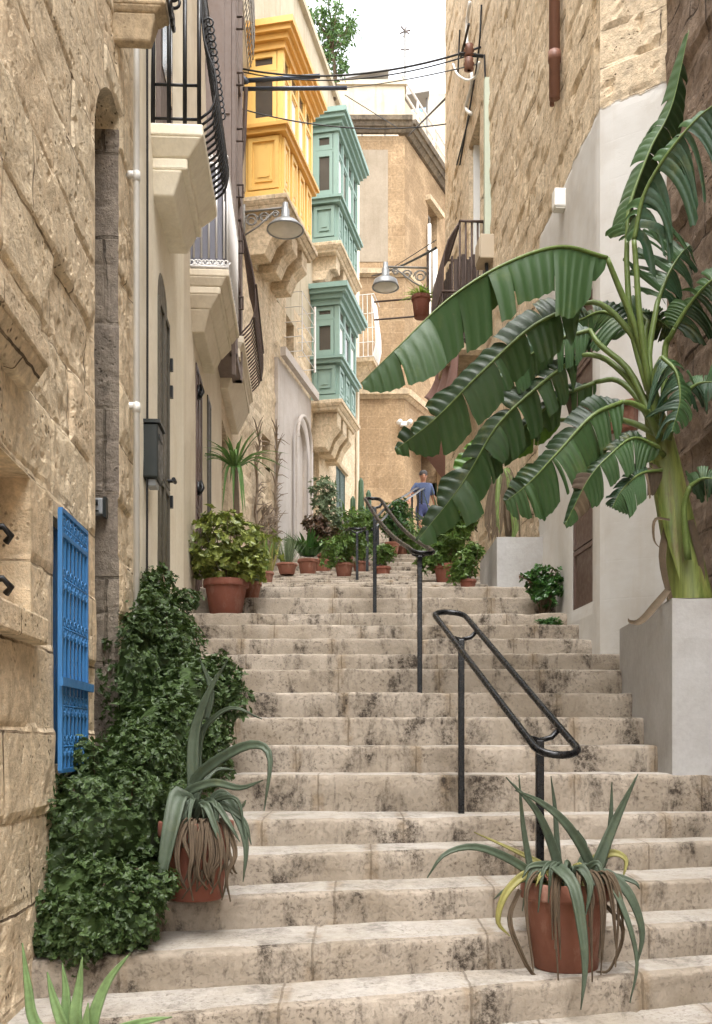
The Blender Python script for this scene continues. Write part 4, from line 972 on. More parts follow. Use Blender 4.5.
for (x0, y0, x1, y1, D, r, lb) in ((228, 89, 347, 88, 13.7, .028, 'longest blue-grey steel pole jutting across the yellow balcony'), (240, 81, 320, 76, 13.6, .03, 'shorter blue-grey steel pole jutting just above the longer one'), (236, 70, 247, 82, 13.55, .03, 'stubby slanting grey pole clamped at the house corner')):
    po = empty('steel_pole', P(x0, y0, D), 0, lb, 'pole', 'poles clamped to the left house corner')
    b = P(x1, y1, D-.15)-po.location; mb = MB(); mb.tube([(0, 0, 0), b], r, 10); mb.build('tube', 'pole', po, True)
    mb = MB(); mb.tube([b*.02, b*.09], r*1.5, 10); mb.build('clamp', 'rust', po)
mb = MB(); mb.tube([P(246, 88, 13.6), P(244, 140, 13.6), P(237, 195, 13.6)], .03, 8); mb.tube([P(231, 194, 13.6), P(244, 191, 13.6)], .03, 6); tag(mb.build('hanging_pipe', 'rust'), 'rusty pipe hanging down beside the yellow balcony', 'pipe')
# awning
mb = MB(); n = 14
for k, (x0, y0, x1, y1, D) in enumerate(((444, 345, 424, 400, 12.4), (456, 348, 438, 396, 12.0), (466, 352, 448, 404, 11.7))):
    pass
for i in range(n+1):
    t = i/n
    for j in range(9):
        s_ = j/8; a = P(452-10*(1-t)+6*t, 345, 13.0-1.5*t); b = P(425+20*t, 401, 13.0-1.5*t)
        p = a.lerp(b, s_)+V((.05*math.sin(t*19+s_*2), .0, -.16*math.sin(math.pi*s_)+.05*math.sin(t*13))); mb.v.append(tuple(p))
for i in range(n):
    for j in range(8): mb.f.append((i*9+j, i*9+j+1, i*9+j+10, i*9+j+9)); mb.mi.append(0)
o = mb.build('awning', 'awning', None, True); so = o.modifiers.new('t', 'SOLIDIFY'); so.thickness = .01
tag(o, 'dusty brown canvas awning sagging below the right iron balcony', 'awning')
# ------------------------------------------------------------------ handrails
def handrail(label, posts, z_ext, w, sagk=0, r=.0145, pr=.0155):
    """posts: (x, y, ztop) near first; loop of two tubes with rounded ends"""
    a, b = V(posts[0]), V(posts[-1]); d = V((b.x-a.x, b.y-a.y, 0)); Lh = d.length; d.normalize(); lat = V((d.y, -d.x, 0))
    root = empty('handrail', (a.x, a.y, floor_z(a.x, a.y)), 0, label, 'handrail', 'black handrails up the middle of the steps'); o = root.location
    def cp(t):
        p = a.lerp(b, t); return p-V((0, 0, sagk*4*max(0, t)*(1-min(1, t))))
    loop = []
    t0, t1 = -z_ext[0]/Lh, 1+z_ext[1]/Lh; n = 16
    for k in range(n+1): loop.append(cp(t0+(t1-t0)*k/n)+lat*w/2)
    e = cp(t1); dd = (b-a).normalized()
    for k in range(1, 8): an = math.pi*k/8; loop.append(e+lat*(w/2)*math.cos(an)+dd*(w*.42)*math.sin(an))
    for k in range(n+1): loop.append(cp(t1+(t0-t1)*k/n)-lat*w/2)
    e = cp(t0)
    for k in range(1, 8): an = math.pi*k/8; loop.append(e-lat*(w/2)*math.cos(an)-dd*(w*.42)*math.sin(an))
    mb = MB(); mb.tube([p-o for p in loop], r, 10, closed=True); mb.build('rail', 'rail', root, True)
    for x, y, zt in posts:
        fz = floor_z(x, y)-.01; t = (V((x, y, 0))-V((a.x, a.y, 0))).length/Lh; c = cp(t)
        pb = MB(); pb.box(x-pr-o.x, x+pr-o.x, y-pr-o.y, y+pr-o.y, fz-o.z, c.z-.05-o.z); ps = pb.build('post', 'rail', root, bevel=.004)
        kb = MB(); kb.tube([c+lat*w/2-V((0, 0, .005))-o, c+lat*w*.3-V((0, 0, .04))-o, c-V((0, 0, .052))-o, c-lat*w*.3-V((0, 0, .04))-o, c-lat*w/2-V((0, 0, .005))-o], .011, 8); kb.build('bracket', 'rail', ps, True)
    return root
handrail('nearest black double handrail rising behind the agave pot', [(.722, 3.93, .05), (.528, 5.02, .555)], (.17, .2), .165)
handrail('second black double handrail, middle of the three loops', [(.40, 6.28, 1.205), (.152, 8.1, 1.93)], (.1, .12), .13, .05)
handrail('third black handrail loop with plants around its posts', [(.012, 10.95, 2.32), (-.13, 14.4, 3.2)], (.15, .2), .16, .08)
fr_pts = [P(363, 529, 14.3), P(374, 519, 15.6), P(387, 507, 17.2), P(399, 499, 18.4), P(409, 493, 19.6), P(415, 489, 21.2), P(419, 488, 22.9)]
rt = empty('handrail', (fr_pts[0].x, fr_pts[0].y, floor_z(fr_pts[0].x, fr_pts[0].y)), 0, 'farthest curved handrail that the descending man holds', 'handrail', 'black handrails up the middle of the steps'); o = rt.location
mb = MB(); q = spline(fr_pts, 30); mb.tube([p-o for p in q], .022, 8); mb.tube([p-o+V((.13, .05, 0)) for p in q], .02, 8); mb.build('rail', 'rail', rt, True)
for p in fr_pts: mb = MB(); mb.box(p.x-.02-o.x+.06, p.x+.02-o.x+.06, p.y-.02-o.y, p.y+.02-o.y, floor_z(p.x, p.y)-o.z-.02, p.z-o.z-.02); mb.build('post', 'rail', rt)
# ------------------------------------------------------------------ plants
def one_leaf(mb, p, d, nrm, ln, w, curl=.15):
    d = d.normalized(); s = d.cross(nrm)
    if s.length < 1e-3: s = d.orthogonal()
    s.normalize(); n = s.cross(d)
    b = p; t = p+d*ln-n*ln*curl
    r1, r2 = p+d*ln*.3+s*w*.5+n*w*.12, p+d*ln*.68+s*w*.42+n*w*.1-n*ln*curl*.4
    l1, l2 = p+d*ln*.3-s*w*.5+n*w*.12, p+d*ln*.68-s*w*.42+n*w*.1-n*ln*curl*.4
    mb.add([b, r1, r2, t, l2, l1], [(0, 1, 2, 3), (0, 3, 4, 5)])
def rdir():
    while 1:
        v = V((rnd(-1, 1), rnd(-1, 1), rnd(-1, 1)))
        if .05 < v.length < 1: return v.normalized()
def foliage(mb, blobs, n, ln, w, per=5, jit=.12, upb=.4, lump=.25, seed=0, inner=.7):
    """rosettes of small leaves through the outer part of overlapping lumpy volumes"""
    tot = sum(b[1][0]*b[1][1]+b[1][1]*b[1][2]+b[1][0]*b[1][2] for b in blobs)
    for c, r in blobs:
        c = V(c); k = int(n*(r[0]*r[1]+r[1]*r[2]+r[0]*r[2])/tot)
        for _ in range(k):
            d = rdir(); f = rnd(inner, 1.0) if random.random() < .8 else rnd(.4, inner)
            l = 1+lump*fbm(d*1.6+V((seed, c.x*3, c.z*3)), 3)+lump*.5*mn.noise(d*6+V((c.x, seed, 1)))
            p = c+V((d.x*r[0], d.y*r[1], d.z*r[2]))*f*l
            if any(o[0] is not c and sum(((p[i]-o[0][i])/o[1][i])**2 for i in range(3)) < .42 for o in blobs if V(o[0]) != c): continue
            out = V((d.x/r[0], d.y/r[1], d.z/r[2])).normalized(); ax = (out*.6+V((0, 0, upb))+rdir()*.5).normalized()
            a0 = rnd(0, 6.28); x = ax.orthogonal().normalized(); y = ax.cross(x)
            for q in range(per):
                a = a0+6.283*q/per+rnd(-.3, .3); dd = (x*math.cos(a)+y*math.sin(a))*.9+ax*rnd(.1, .7)
                s = rnd(.5, 1.25); one_leaf(mb, p+ax*rnd(-jit, jit)*ln, dd, ax, ln*s, w*s)
def stems(mb, base, blobs, n, r):
    for _ in range(n):
        c, rr = random.choice(blobs); d = rdir(); e = V(c)+V((d.x*rr[0], d.y*rr[1], abs(d.z)*rr[2]))*.8
        b = V(base)+V((rnd(-1, 1), rnd(-1, 1), 0))*r*3; mb.tube(spline([b, b.lerp(e, .5)+V((0, 0, .1*(e-b).length))+rdir()*.03, e], 6), [r, r*.9, r*.8, r*.65, r*.5, r*.3], 5)
def pot_mesh(root, r, h, mat='terra', soil=True, seg=28):
    m = MB(); m.lathe([(.001, .003), (r*.66, .0), (r*.7, .006), (r*.9, h*.78), (r*.905, h*.80), (r*1.0, h*.805), (r*1.01, h*.83), (r*1.0, h*.985), (r*.97, h), (r*.9, h*.99), (r*.88, h*.9), (r*.86, h*.7)], (0, 0, 0), seg, .012)
    m.build('pot', mat, root, True)
    if soil: s = MB(); s.disc((0, 0, h*.9), r*.89, (0, 0, 1)); s.build('soil', 'soil', root)
def blade(mb, pts, w, nref=(0, -1, .35), prof=None, n=16, fold=.25, thick=.0):
    q = spline(pts, n); prof = prof or (lambda t: (1-t**2.2)*(.75+.5*min(1, t*4)*.5)); o = len(mb.v); nref = V(nref)
    for i, p in enumerate(q):
        t = (q[min(i+1, n-1)]-q[max(i-1, 0)]).normalized(); s = t.cross(nref)
        s = s.normalized() if s.length > .05 else V((1, 0, 0)); nn = s.cross(t).normalized(); ww = max(.0006, w*prof(i/(n-1)))/2
        mb.v += [tuple(p-s*ww+nn*ww*fold*1.3), tuple(p-s*ww*.5+nn*ww*fold*.3), tuple(p-nn*ww*fold*.3), tuple(p+s*ww*.5+nn*ww*fold*.3), tuple(p+s*ww+nn*ww*fold*1.3)]
    for i in range(n-1):
        for k in range(4): mb.f.append((o+i*5+k, o+i*5+k+1, o+i*5+k+6, o+i*5+k+5)); mb.mi.append(mb.cur)
def agave(root, leaves, mat, name='leaf'):
    o = root.location
    for pts, w, m in leaves:
        mb = MB(); blade(mb, [P(*p)-o for p in pts], w*WS, nref=(rnd(-1.2, 1.2), -1, rnd(-.2, .6)) if name == 'withered_leaf' else (0, -1, .35), n=18, fold=rnd(.5, 1.1) if name == 'withered_leaf' else .3); b = mb.build(name, m or mat, root, True)
        so = b.modifiers.new('t', 'SOLIDIFY'); so.thickness = .006; so.offset = 0
# --- agave in the terracotta pot, front right
WS = .8
DA = 3.83; c = V(((566-356)/F*DA, DA, -.875)); c.z = floor_z(c.x, c.y)
ag = empty('potted_agave', c, 0, 'agave with drooping blue-green leaves in a terracotta pot below the nearest handrail', 'potted plant')
pot_mesh(ag, .172, .335); d0 = DA
L = [([(545, 886, d0), (532, 874, d0-.05), (505, 857, d0-.1), (474, 847, d0-.15), (445, 854, d0-.2), (427, 878, d0-.22)], .045, None),
     ([(556, 884, d0+.03), (545, 868, d0+.05), (524, 855, d0+.1), (474, 832, d0+.15)], .038, 'lagavey'),
     ([(536, 886, d0-.02), (530, 866, d0), (523, 824, d0), (519, 775, d0)], .034, None),
     ([(560, 884, d0), (555, 855, d0), (537, 812, d0-.02), (506, 777, d0-.05)], .05, None),
     ([(590, 882, d0-.03), (588, 860, d0-.05), (566, 824, d0-.1), (540, 802, d0-.12), (515, 790, d0-.15)], .052, None),
     ([(562, 884, d0+.1), (558, 855, d0+.12), (555, 809, d0+.14), (551, 776, d0+.14)], .03, None),
     ([(592, 882, d0), (601, 855, d0), (618, 815, d0), (638, 774, d0-.03)], .06, None),
     ([(596, 882, d0+.06), (607, 850, d0+.08), (611, 815, d0+.1), (612, 782, d0+.1)], .032, None),
     ([(578, 884, d0), (592, 862, d0+.03), (612, 853, d0+.02), (626, 860, d0), (623, 878, d0-.02)], .045, 'lagavey'),
     ([(572, 884, d0-.1), (556, 867, d0-.17), (573, 885, d0-.27), (582, 930, d0-.31), (585, 969, d0-.33), (581, 1010, d0-.35)], .062, None),
     ([(585, 885, d0-.06), (604, 874, d0-.1), (628, 893, d0-.14), (642, 931, d0-.15), (637, 967, d0-.14)], .055, None),
     ([(588, 886, d0-.06), (608, 882, d0-.14), (626, 916, d0-.2), (637, 962, d0-.22), (630, 1003, d0-.24)], .03, None),
     ([(548, 886, d0-.05), (528, 874, d0-.1), (506, 893, d0-.14), (498, 921, d0-.15), (510, 936, d0-.14)], .042, 'lagavey'),
     ([(575, 884, d0-.12), (580, 868, d0-.2), (590, 885, d0-.24), (586, 915, d0-.25)], .05, None),
     ([(590, 884, d0-.02), (612, 876, d0-.02), (634, 882, d0-.05), (640, 889, d0-.06)], .03, None),
     ([(540, 886, d0-.02), (524, 880, d0-.06), (505, 890, d0-.08), (494, 899, d0-.08)], .022, None),
     ([(570, 884, d0+.05), (585, 850, d0+.08), (578, 830, d0+.08)], .03, None)]
random.seed(5)
for k in range(15):
    a = rnd(-1.2, 1.2); ln = rnd(16, 34); L.append(([(570+a*8, 886, d0-rnd(-.05, .1)), (570+a*20, 872-rnd(0, 8), d0-.08), (570+a*(20+ln*.9), 876+rnd(-14, 16), d0-.13), (570+a*(22+ln*1.2), 888+rnd(-10, 26), d0-.15)], rnd(.022, .04), 'lagavey' if k % 7 == 0 else None))
agave(ag, L, 'lagave')
random.seed(3); DL = []
for k in range(17):
    x = rnd(526, 632); yb = rnd(925, 965) if random.random() < .7 else rnd(965, 990); dd = -.12-.1*(1-abs(x-575)/55)
    DL.append(([(x*.55+566*.45, 880, d0+dd*.6), (x*.8+566*.2, 874, d0+dd), (x+rnd(-3, 3), 900, d0+dd-.03), (x+rnd(-6, 6), yb, d0+dd-.02)], rnd(.012, .028), 'ldry'))
DL.append(([(520, 890, d0-.1), (510, 920, d0-.13), (522, 955, d0-.14), (534, 975, d0-.12), (545, 976, d0-.13)], .02, 'ldry'))
DL.append(([(600, 900, d0-.1), (622, 930, d0-.14), (610, 968, d0-.14), (596, 972, d0-.15)], .022, 'ldry'))
agave(ag, DL, 'ldry', 'withered_leaf')
# --- agave at the left
d0 = 3.86; c = P(196, 901, d0); c.z = floor_z(c.x, c.y+.05)
ag = empty('potted_agave', c, 0, 'tall-leaved agave in a terracotta pot at the left, pressed against the green bush', 'potted plant')
pot_mesh(ag, .145, .30, 'terrad')
L = [([(196, 830, d0), (193, 766, d0), (196, 728, d0), (210, 690, d0-.03), (227, 661, d0-.06)], .06, None),
     ([(206, 720, d0+.02), (211, 690, d0+.02), (199, 657, d0)], .035, None),
     ([(198, 800, d0+.05), (200, 740, d0+.05), (214, 718, d0), (234, 708, d0-.06), (262, 719, d0-.1)], .034, None),
     ([(196, 815, d0), (194, 784, d0), (219, 760, d0-.08), (252, 745, d0-.16), (270, 757, d0-.2), (264, 811, d0-.22)], .062, None),
     ([(190, 818, d0-.02), (186, 795, d0-.05), (213, 783, d0-.12), (240, 788, d0-.18), (263, 780, d0-.22)], .05, None),
     ([(190, 815, d0-.05), (180, 795, d0-.12), (171, 828, d0-.2), (163, 870, d0-.23), (159, 896, d0-.23)], .095, None),
     ([(205, 820, d0-.02), (222, 797, d0-.06), (237, 816, d0-.12), (246, 846, d0-.15), (243, 882, d0-.16)], .05, None),
     ([(202, 820, d0-.05), (214, 804, d0-.12), (228, 822, d0-.18), (240, 842, d0-.2)], .035, None),
     ([(200, 815, d0+.02), (220, 792, d0+.02), (240, 806, d0), (246, 800, d0)], .03, None),
     ([(190, 820, d0), (200, 790, d0), (216, 770, d0+.05), (236, 770, d0+.06)], .03, None),
     ([(195, 820, d0-.06), (205, 805, d0-.14), (216, 830, d0-.18), (222, 852, d0-.18)], .04, None)]
for k in range(12):
    a = rnd(-1, 1.2); ln = rnd(14, 30); L.append(([(198+a*5, 822, d0-.02), (198+a*16, 806-rnd(0, 8), d0-.08), (198+a*(18+ln*.8), 812+rnd(-12, 14), d0-.13), (198+a*(20+ln), 826+rnd(-8, 24), d0-.15)], rnd(.022, .042), None))
agave(ag, L, 'lagave')
DL = []
for k in range(20):
    x = rnd(180, 238); yb = rnd(880, 905) if k < 20 else rnd(905, 925); dd = -.1-.08*rnd(.4, 1)
    DL.append(([(x*.5+198*.5, 826, d0+dd*.5), (x*.8+198*.2, 822, d0+dd*.9), (x+rnd(-6, 6), 845+rnd(-8, 12), d0+dd-.04), (x+rnd(-9, 9), (yb+850)/2, d0+dd-.05), (x+rnd(-10, 10), yb-rnd(0, 14), d0+dd-.02)], rnd(.01, .028), 'ldry'))
agave(ag, DL, 'ldry', 'withered_leaf')
# --- aloe at the bottom edge
d0 = 2.85; c = P(84, 1085, d0); c.z = floor_z(c.x, c.y)
al = empty('potted_aloe', c, 0, 'pale green aloe whose pointed leaves rise over the bottom left edge', 'potted plant')
pot_mesh(al, .13, max(.1, P(84, 1050, d0).z-c.z))
agave(al, [([(70, 1060, d0), (36, 1024, d0), (28, 985, d0), (22, 943, d0)], .042, None), ([(80, 1060, d0), (62, 1022, d0-.03), (53, 996, d0-.03), (47, 972, d0-.03)], .04, None),
           ([(84, 1060, d0), (68, 1021, d0), (66, 990, d0), (62, 963, d0)], .04, None), ([(86, 1060, d0), (76, 1021, d0-.04), (79, 990, d0-.04), (82, 957, d0-.05)], .05, None),
           ([(90, 1060, d0), (93, 1021, d0-.03), (107, 983, d0-.03), (130, 953, d0-.04)], .048, None), ([(92, 1060, d0), (110, 1035, d0), (143, 1022, d0-.03), (172, 1017, d0-.04)], .04, None),
           ([(88, 1060, d0-.05), (86, 1030, d0-.06), (88, 1003, d0-.07)], .04, None), ([(78, 1062, d0), (50, 1050, d0-.05), (25, 1035, d0-.1)], .04, None)], 'laloe')
# --- two leafy bushes at the left
random.seed(11)
def bush(label, blobs, n, ln, w, mat, base, name='leafy_bush', cat='bush', seed=1, per=6, core=True, parent=None, lump=.25):
    z = floor_z(base[0], base[1]); r = parent or empty(name, (base[0], base[1], z if len(base) < 3 else base[2]), 0, label, cat); o = r.location
    bl = [(V(c)-o, rr) for c, rr in blobs]
    for c, rr in list(bl):
        if min(rr) < .1: continue
        for k in range(7):
            d = rdir(); d = V((d.x, -abs(d.y)*.7, d.z*.9+.1)); bl.append((c+V((d.x*rr[0], d.y*rr[1], d.z*rr[2]))*1.0, tuple(rnd(.05, .1) for q in range(3))))
    mb = MB(); foliage(mb, bl, n, ln, w, per, seed=seed, lump=lump); mb.build('foliage', mat, r)
    st = MB(); stems(st, (0, 0, 0), bl, 24, .008); st.build('stems', 'bark', r)
    if core:
        cm = MB()
        for c, rr in bl:
            if min(rr) < .1: continue
            prof = [(max(.001, math.sin(math.pi*k/10)), -math.cos(math.pi*k/10)) for k in range(11)]
            m = MB(); m.lathe(prof, (0, 0, 0), 18)
            cm.add([c+V((v[0]*rr[0], v[1]*rr[1], v[2]*rr[2]))*.72*(1+.2*mn.noise(V(v)*2.5)) for v in m.v], m.f)
        cm.build('inner_foliage', mat, r)
    return r
bl = [(P(95, 830, 3.95), (.34, .42, .30)), (P(85, 900, 3.72), (.24, .30, .22)), (P(130, 800, 4.1), (.30, .35, .24)), (P(118, 905, 3.65), (.17, .2, .17)), (P(62, 870, 3.8), (.18, .3, .35)), (P(150, 790, 4.2), (.18, .25, .2)), (P(80, 925, 3.5), (.16, .18, .13)), (P(112, 925, 3.55), (.14, .15, .1)), (P(60, 930, 3.5), (.1, .15, .12))]
bush('broad dark green leafy bush spilling over lowest steps beneath the blue grille', bl, 14000, .019, .0125, 'lbush', (-.95, 3.85), seed=2)
bl = [(P(158, 625, 5.7), (.20, .45, .26)), (P(165, 670, 5.5), (.27, .5, .33)), (P(192, 700, 5.2), (.24, .4, .22)), (P(140, 690, 5.2), (.18, .4, .45)), (P(150, 600, 5.9), (.13, .4, .14)), (P(208, 705, 5.2), (.12, .25, .13)), (P(170, 745, 4.8), (.3, .4, .25)), (P(143, 585, 5.9), (.08, .2, .12))]
bush('tall green leafy bush climbing against the cream house wall above the other bush', bl, 13500, .022, .014, 'lbush', (-1.0, 5.4), seed=5)
# --- banana plant
def banana_leaf(root, pet, bl, W_, halves, mat, seed, nsl=11, gap=.16, stem_r=.016, dry=None):
    random.seed(seed); o = root.location; pet = [P(*p)-o for p in pet]; bl = [P(*p)-o for p in bl]; mb = MB()
    full = spline(pet+bl[:1], 12) if pet else []; n = 60; q = spline(bl, n)
    mb.cur = 1
    if full: mb.tube(full, [stem_r*1.3*(1-.35*i/11) for i in range(12)], 8)
    mb.tube(q, [max(.002, stem_r*.85*(1-i/n)) for i in range(n)], 7)
    tg = [(q[min(i+1, n-1)]-q[max(i-1, 0)]).normalized() for i in range(n)]
    def at(t):
        x = max(0, min(1, t))*(n-1); i = min(int(x), n-2); return q[i].lerp(q[i+1], x-i), tg[i].lerp(tg[i+1], x-i)
    for hi, (sg, an, dr, wk) in enumerate(halves):
        cuts = [0]; 
        while cuts[-1] < .985: cuts.append(min(1, cuts[-1]+rnd(.2, 2.2)/(nsl*1.15)))
        for a, b in zip(cuts[:-1], cuts[1:]):
            tilt = rnd(-.35, .35); dd = dr*rnd(.5, 1.8)+rnd(-.05, .15); g0 = min(.6, gap*rnd(.1, 3.0)) if random.random() < .62 else 0; depth = rnd(.3, .92); K = max(3, int((b-a)*80)); Fn = 7; lenk = rnd(.78, 1.06)
            mb.cur = 2 if random.random() < (dry or .012) else 0
            ob = len(mb.v)
            for i in range(K+1):
                for j in range(Fn+1):
                    f = j/Fn; s = a+(b-a)*i/K; m_ = (a+b)/2
                    sq = 0 if f < 1-depth else g0*((f-(1-depth))/depth)
                    t = m_+(s-m_)*(1-sq); p, T = at(t)
                    Sx = V((T.z, 0, -T.x)); Sx = (Sx.normalized() if Sx.length > .05 else V((1, 0, 0)))*sg
                    d = Sx*math.cos(an+tilt)+V((0, 1, 0))*math.sin(an+tilt)
                    w = W_*wk*min(1, (s+.015)/.13)**.55*min(1, (1.012-s)/.3)**.6*lenk*(1-.05*abs(2*i/K-1))
                    cor = .008*math.sin(t*160+hi)*min(1, f*3)
                    mb.v.append(tuple(p+d*(f*w*(1-.25*dd*f))+V((0, 0, -1))*(dd*f*f*w)+T*(.16*w*f)+V((0, -1, .3))*(.10*w*math.sin(f*2.2)+cor)))
            for i in range(K):
                for j in range(Fn): mb.f.append((ob+i*(Fn+1)+j, ob+i*(Fn+1)+j+1, ob+(i+1)*(Fn+1)+j+1, ob+(i+1)*(Fn+1)+j)); mb.mi.append(mb.cur)
    return mb.build('leaf', [mat, 'stem', 'ldry'], root, True)
ban = empty('banana_plant', P(690, 596, 5.75), 0, 'large banana plant with torn leaves arching left from the right planter', 'banana plant')
o = ban.location
mb = MB(); tp = spline([P(692, 612, 5.75)-o, P(684, 560, 5.75)-o, P(672, 500, 5.75)-o, P(660, 440, 5.75)-o, P(650, 395, 5.75)-o], 16); mb.tube(tp, [.135, .125, .118, .112, .107, .103, .1, .097, .094, .09, .085, .08, .07, .06, .052, .045], 18)
mb.build('trunk', 'trunk', ban, True)
for pts, w, m in (([(668, 520, 5.64), (662, 560, 5.62), (672, 605, 5.62), (683, 630, 5.62)], .045, 'ldry'), ([(690, 520, 5.65), (700, 560, 5.65), (705, 600, 5.66)], .05, 'ldry'), ([(660, 460, 5.64), (668, 520, 5.62), (680, 580, 5.6)], .1, 'trunk'), ([(670, 520, 5.6), (655, 520, 5.5), (654, 540, 5.5), (662, 550, 5.5)], .02, 'ldry'), ([(668, 590, 5.55), (655, 606, 5.35), (640, 622, 5.2), (630, 622, 5.15), (628, 618, 5.15)], .045, 'ldry')):
    mb = MB(); blade(mb, [P(*p)-o for p in pts], w, n=14); b = mb.build('leaf_sheath', m, ban, True)
d0 = 5.65
BL = [  # petiole, blade, half width, halves (side, angle away from viewer, droop, width factor)
 ([(652, 390, d0), (636, 330, d0-.05), (618, 285, d0-.1)], [(607, 258, d0-.15), (560, 247, d0-.25), (505, 264, d0-.35), (450, 298, d0-.45), (400, 345, d0-.5), (361, 383, d0-.5)], .215, [(-1, .35, .5, 1), (-1, 1.25, .3, .9)], 'lban', 1, 9, .05),
 ([(652, 400, d0), (640, 350, d0), (618, 318, d0), (598, 303, d0)], [(580, 304, d0), (532, 327, d0-.05), (482, 372, d0-.05), (434, 420, d0), (395, 450, d0+.05)], .2, [(1, .35, .1, .75), (-1, .45, .25, 1)], 'lban', 2, 10, .14),
 ([(652, 420, d0), (636, 388, d0+.1), (610, 362, d0+.2), (592, 355, d0+.2)], [(578, 356, d0+.25), (540, 385, d0+.3), (498, 425, d0+.3), (462, 484, d0+.3), (417, 541, d0+.3)], .19, [(1, .5, .1, .8), (-1, .3, .35, 1)], 'lban', 3, 12, .2),
 ([(655, 430, d0), (636, 396, d0+.2), (616, 380, d0+.3)], [(596, 382, d0+.35), (556, 400, d0+.4), (510, 440, d0+.45), (470, 476, d0+.5), (443, 522, d0+.5)], .15, [(1, .6, .1, .7), (-1, .4, .3, .9)], 'lban', 4, 12, .2),
 ([(660, 440, d0), (648, 414, d0-.1), (634, 404, d0-.15)], [(622, 402, d0-.2), (592, 416, d0-.28), (560, 450, d0-.3), (530, 482, d0-.28), (505, 502, d0-.25)], .2, [(1, .5, .05, .65), (-1, .25, .3, 1.05)], 'lban', 5, 12, .16),
 ([(664, 455, d0), (652, 444, d0-.1)], [(660, 448, d0-.15), (634, 438, d0-.22), (610, 455, d0-.3), (588, 480, d0-.33), (565, 525, d0-.33)], .14, [(1, .7, .2, .7), (-1, .3, .5, .9)], 'lban', 6, 9, .22, .012, .15),
 ([], [(662, 470, d0-.1), (640, 474, d0-.2), (622, 490, d0-.25), (612, 508, d0-.25)], .13, [(1, .7, .2, .7), (-1, .3, .5, .9)], 'lbangrey', 7, 6, .2, .012, .3),
 ([(655, 420, d0-.05), (655, 375, d0-.1)], [(662, 357, d0-.15), (676, 372, d0-.22), (680, 400, d0-.25), (672, 432, d0-.25)], .2, [(1, .5, .5, 1.0), (-1, .6, .3, .5)], 'lbangrey', 8, 14, .3),
 ([(648, 390, d0), (632, 330, d0), (627, 270, d0)], [(627, 238, d0), (630, 205, d0), (650, 150, d0), (672, 105, d0), (689, 30, d0-.02)], .20, [(1, 1.1, .2, .9), (-1, 1.0, .2, .9)], 'lban', 9, 8, .15),
 ([(650, 395, d0), (640, 320, d0-.08), (636, 265, d0-.1)], [(634, 240, d0-.12), (646, 190, d0-.18), (678, 140, d0-.3), (716, 104, d0-.4), (760, 96, d0-.5)], .3, [(1, .45, .9, .9), (-1, 1.1, .3, .5)], 'lbangrey', 10, 20, .35),
 ([(658, 405, d0), (649, 360, d0), (656, 310, d0)], [(659, 298, d0+.05), (668, 275, d0+.1), (680, 255, d0+.15), (690, 245, d0+.18)], .24, [(-1, .3, -.05, 1.2), (1, .5, .4, .7)], 'lbangrey', 11, 14, .3),
 ([(664, 410, d0), (665, 350, d0), (671, 336, d0-.05)], [(675, 328, d0-.08), (690, 304, d0-.15), (712, 280, d0-.25), (745, 262, d0-.3)], .24, [(1, .3, .5, .9), (-1, .8, .1, .6)], 'lban', 12, 12, .25),
 ([(650, 390, d0+.05), (640, 345, d0+.15)], [(632, 330, d0+.2), (605, 312, d0+.3), (580, 320, d0+.4), (560, 330, d0+.45)], .2, [(-1, .4, .2, 1), (1, .5, .3, .7)], 'lban', 13, 9, .15),
 ([(652, 390, d0+.06), (645, 340, d0+.2)], [(648, 322, d0+.25), (640, 312, d0+.35), (655, 318, d0+.4), (672, 330, d0+.42)], .16, [(-1, .4, .2, 1), (1, .5, .3, .9)], 'lban', 14, 8, .15),
 ([(668, 440, d0), (676, 410, d0-.05)], [(686, 392, d0-.1), (700, 383, d0-.15), (720, 382, d0-.2)], .12, [(-1, .4, .2, 1), (1, .4, .3, 1)], 'lbangrey', 15, 6, .1),
 ([(688, 560, d0-.05), (684, 510, d0-.1)], [(690, 486, d0-.15), (705, 478, d0-.2), (726, 482, d0-.25)], .1, [(-1, .5, .1, 1), (1, .4, .3, 1)], 'lban', 16, 5, .1),
 ([(655, 425, d0), (630, 372, d0+.1), (600, 345, d0+.15)], [(590, 330, d0+.2), (552, 342, d0+.25), (515, 366, d0+.3), (486, 392, d0+.3)], .2, [(1, .5, .1, .8), (-1, .4, .2, .8)], 'lbangrey', 17, 8, .15),
 ([(660, 435, d0), (620, 420, d0+.3)], [(560, 420, d0+.5), (510, 438, d0+.6), (472, 458, d0+.65), (446, 520, d0+.6)], .14, [(1, .6, .1, .8), (-1, .4, .2, .8)], 'lbany', 18, 8, .15)]
for b in BL: banana_leaf(ban, *b)
# weeds in that planter
def tuft(root, c, n, ln, w, mat, spread=.6, name='leaves', up=1.0, arch=.5, rbase=.02, fold=.25, seg=8, one=True):
    mb = MB(); c = V(c)
    for k in range(n):
        a = rnd(0, 6.283); e = rnd(.15, 1)**.8*spread; l = ln*rnd(.7, 1.1); d = V((math.cos(a)*e, math.sin(a)*e, up*rnd(.75, 1.1))).normalized(); b = c+V((math.cos(a), math.sin(a), 0))*rbase*rnd(0, 1)
        p1 = b+d*l*.5; p2 = b+d*l*.95+V((math.cos(a), math.sin(a), 0))*l*.2*arch*e-V((0, 0, l*arch*e*.45))
        if one: blade(mb, [b, p1, p2], w*rnd(.8, 1.1), nref=V((-math.cos(a)*.6, -math.sin(a)*.6, 1)), n=seg, fold=fold)
    return mb.build(name, mat, root, True)
random.seed(21)
gw = empty('ground_weeds', (2.02, 5.32, .68), 0, 'low green weeds on the soil at the foot of the banana plant', 'weeds')
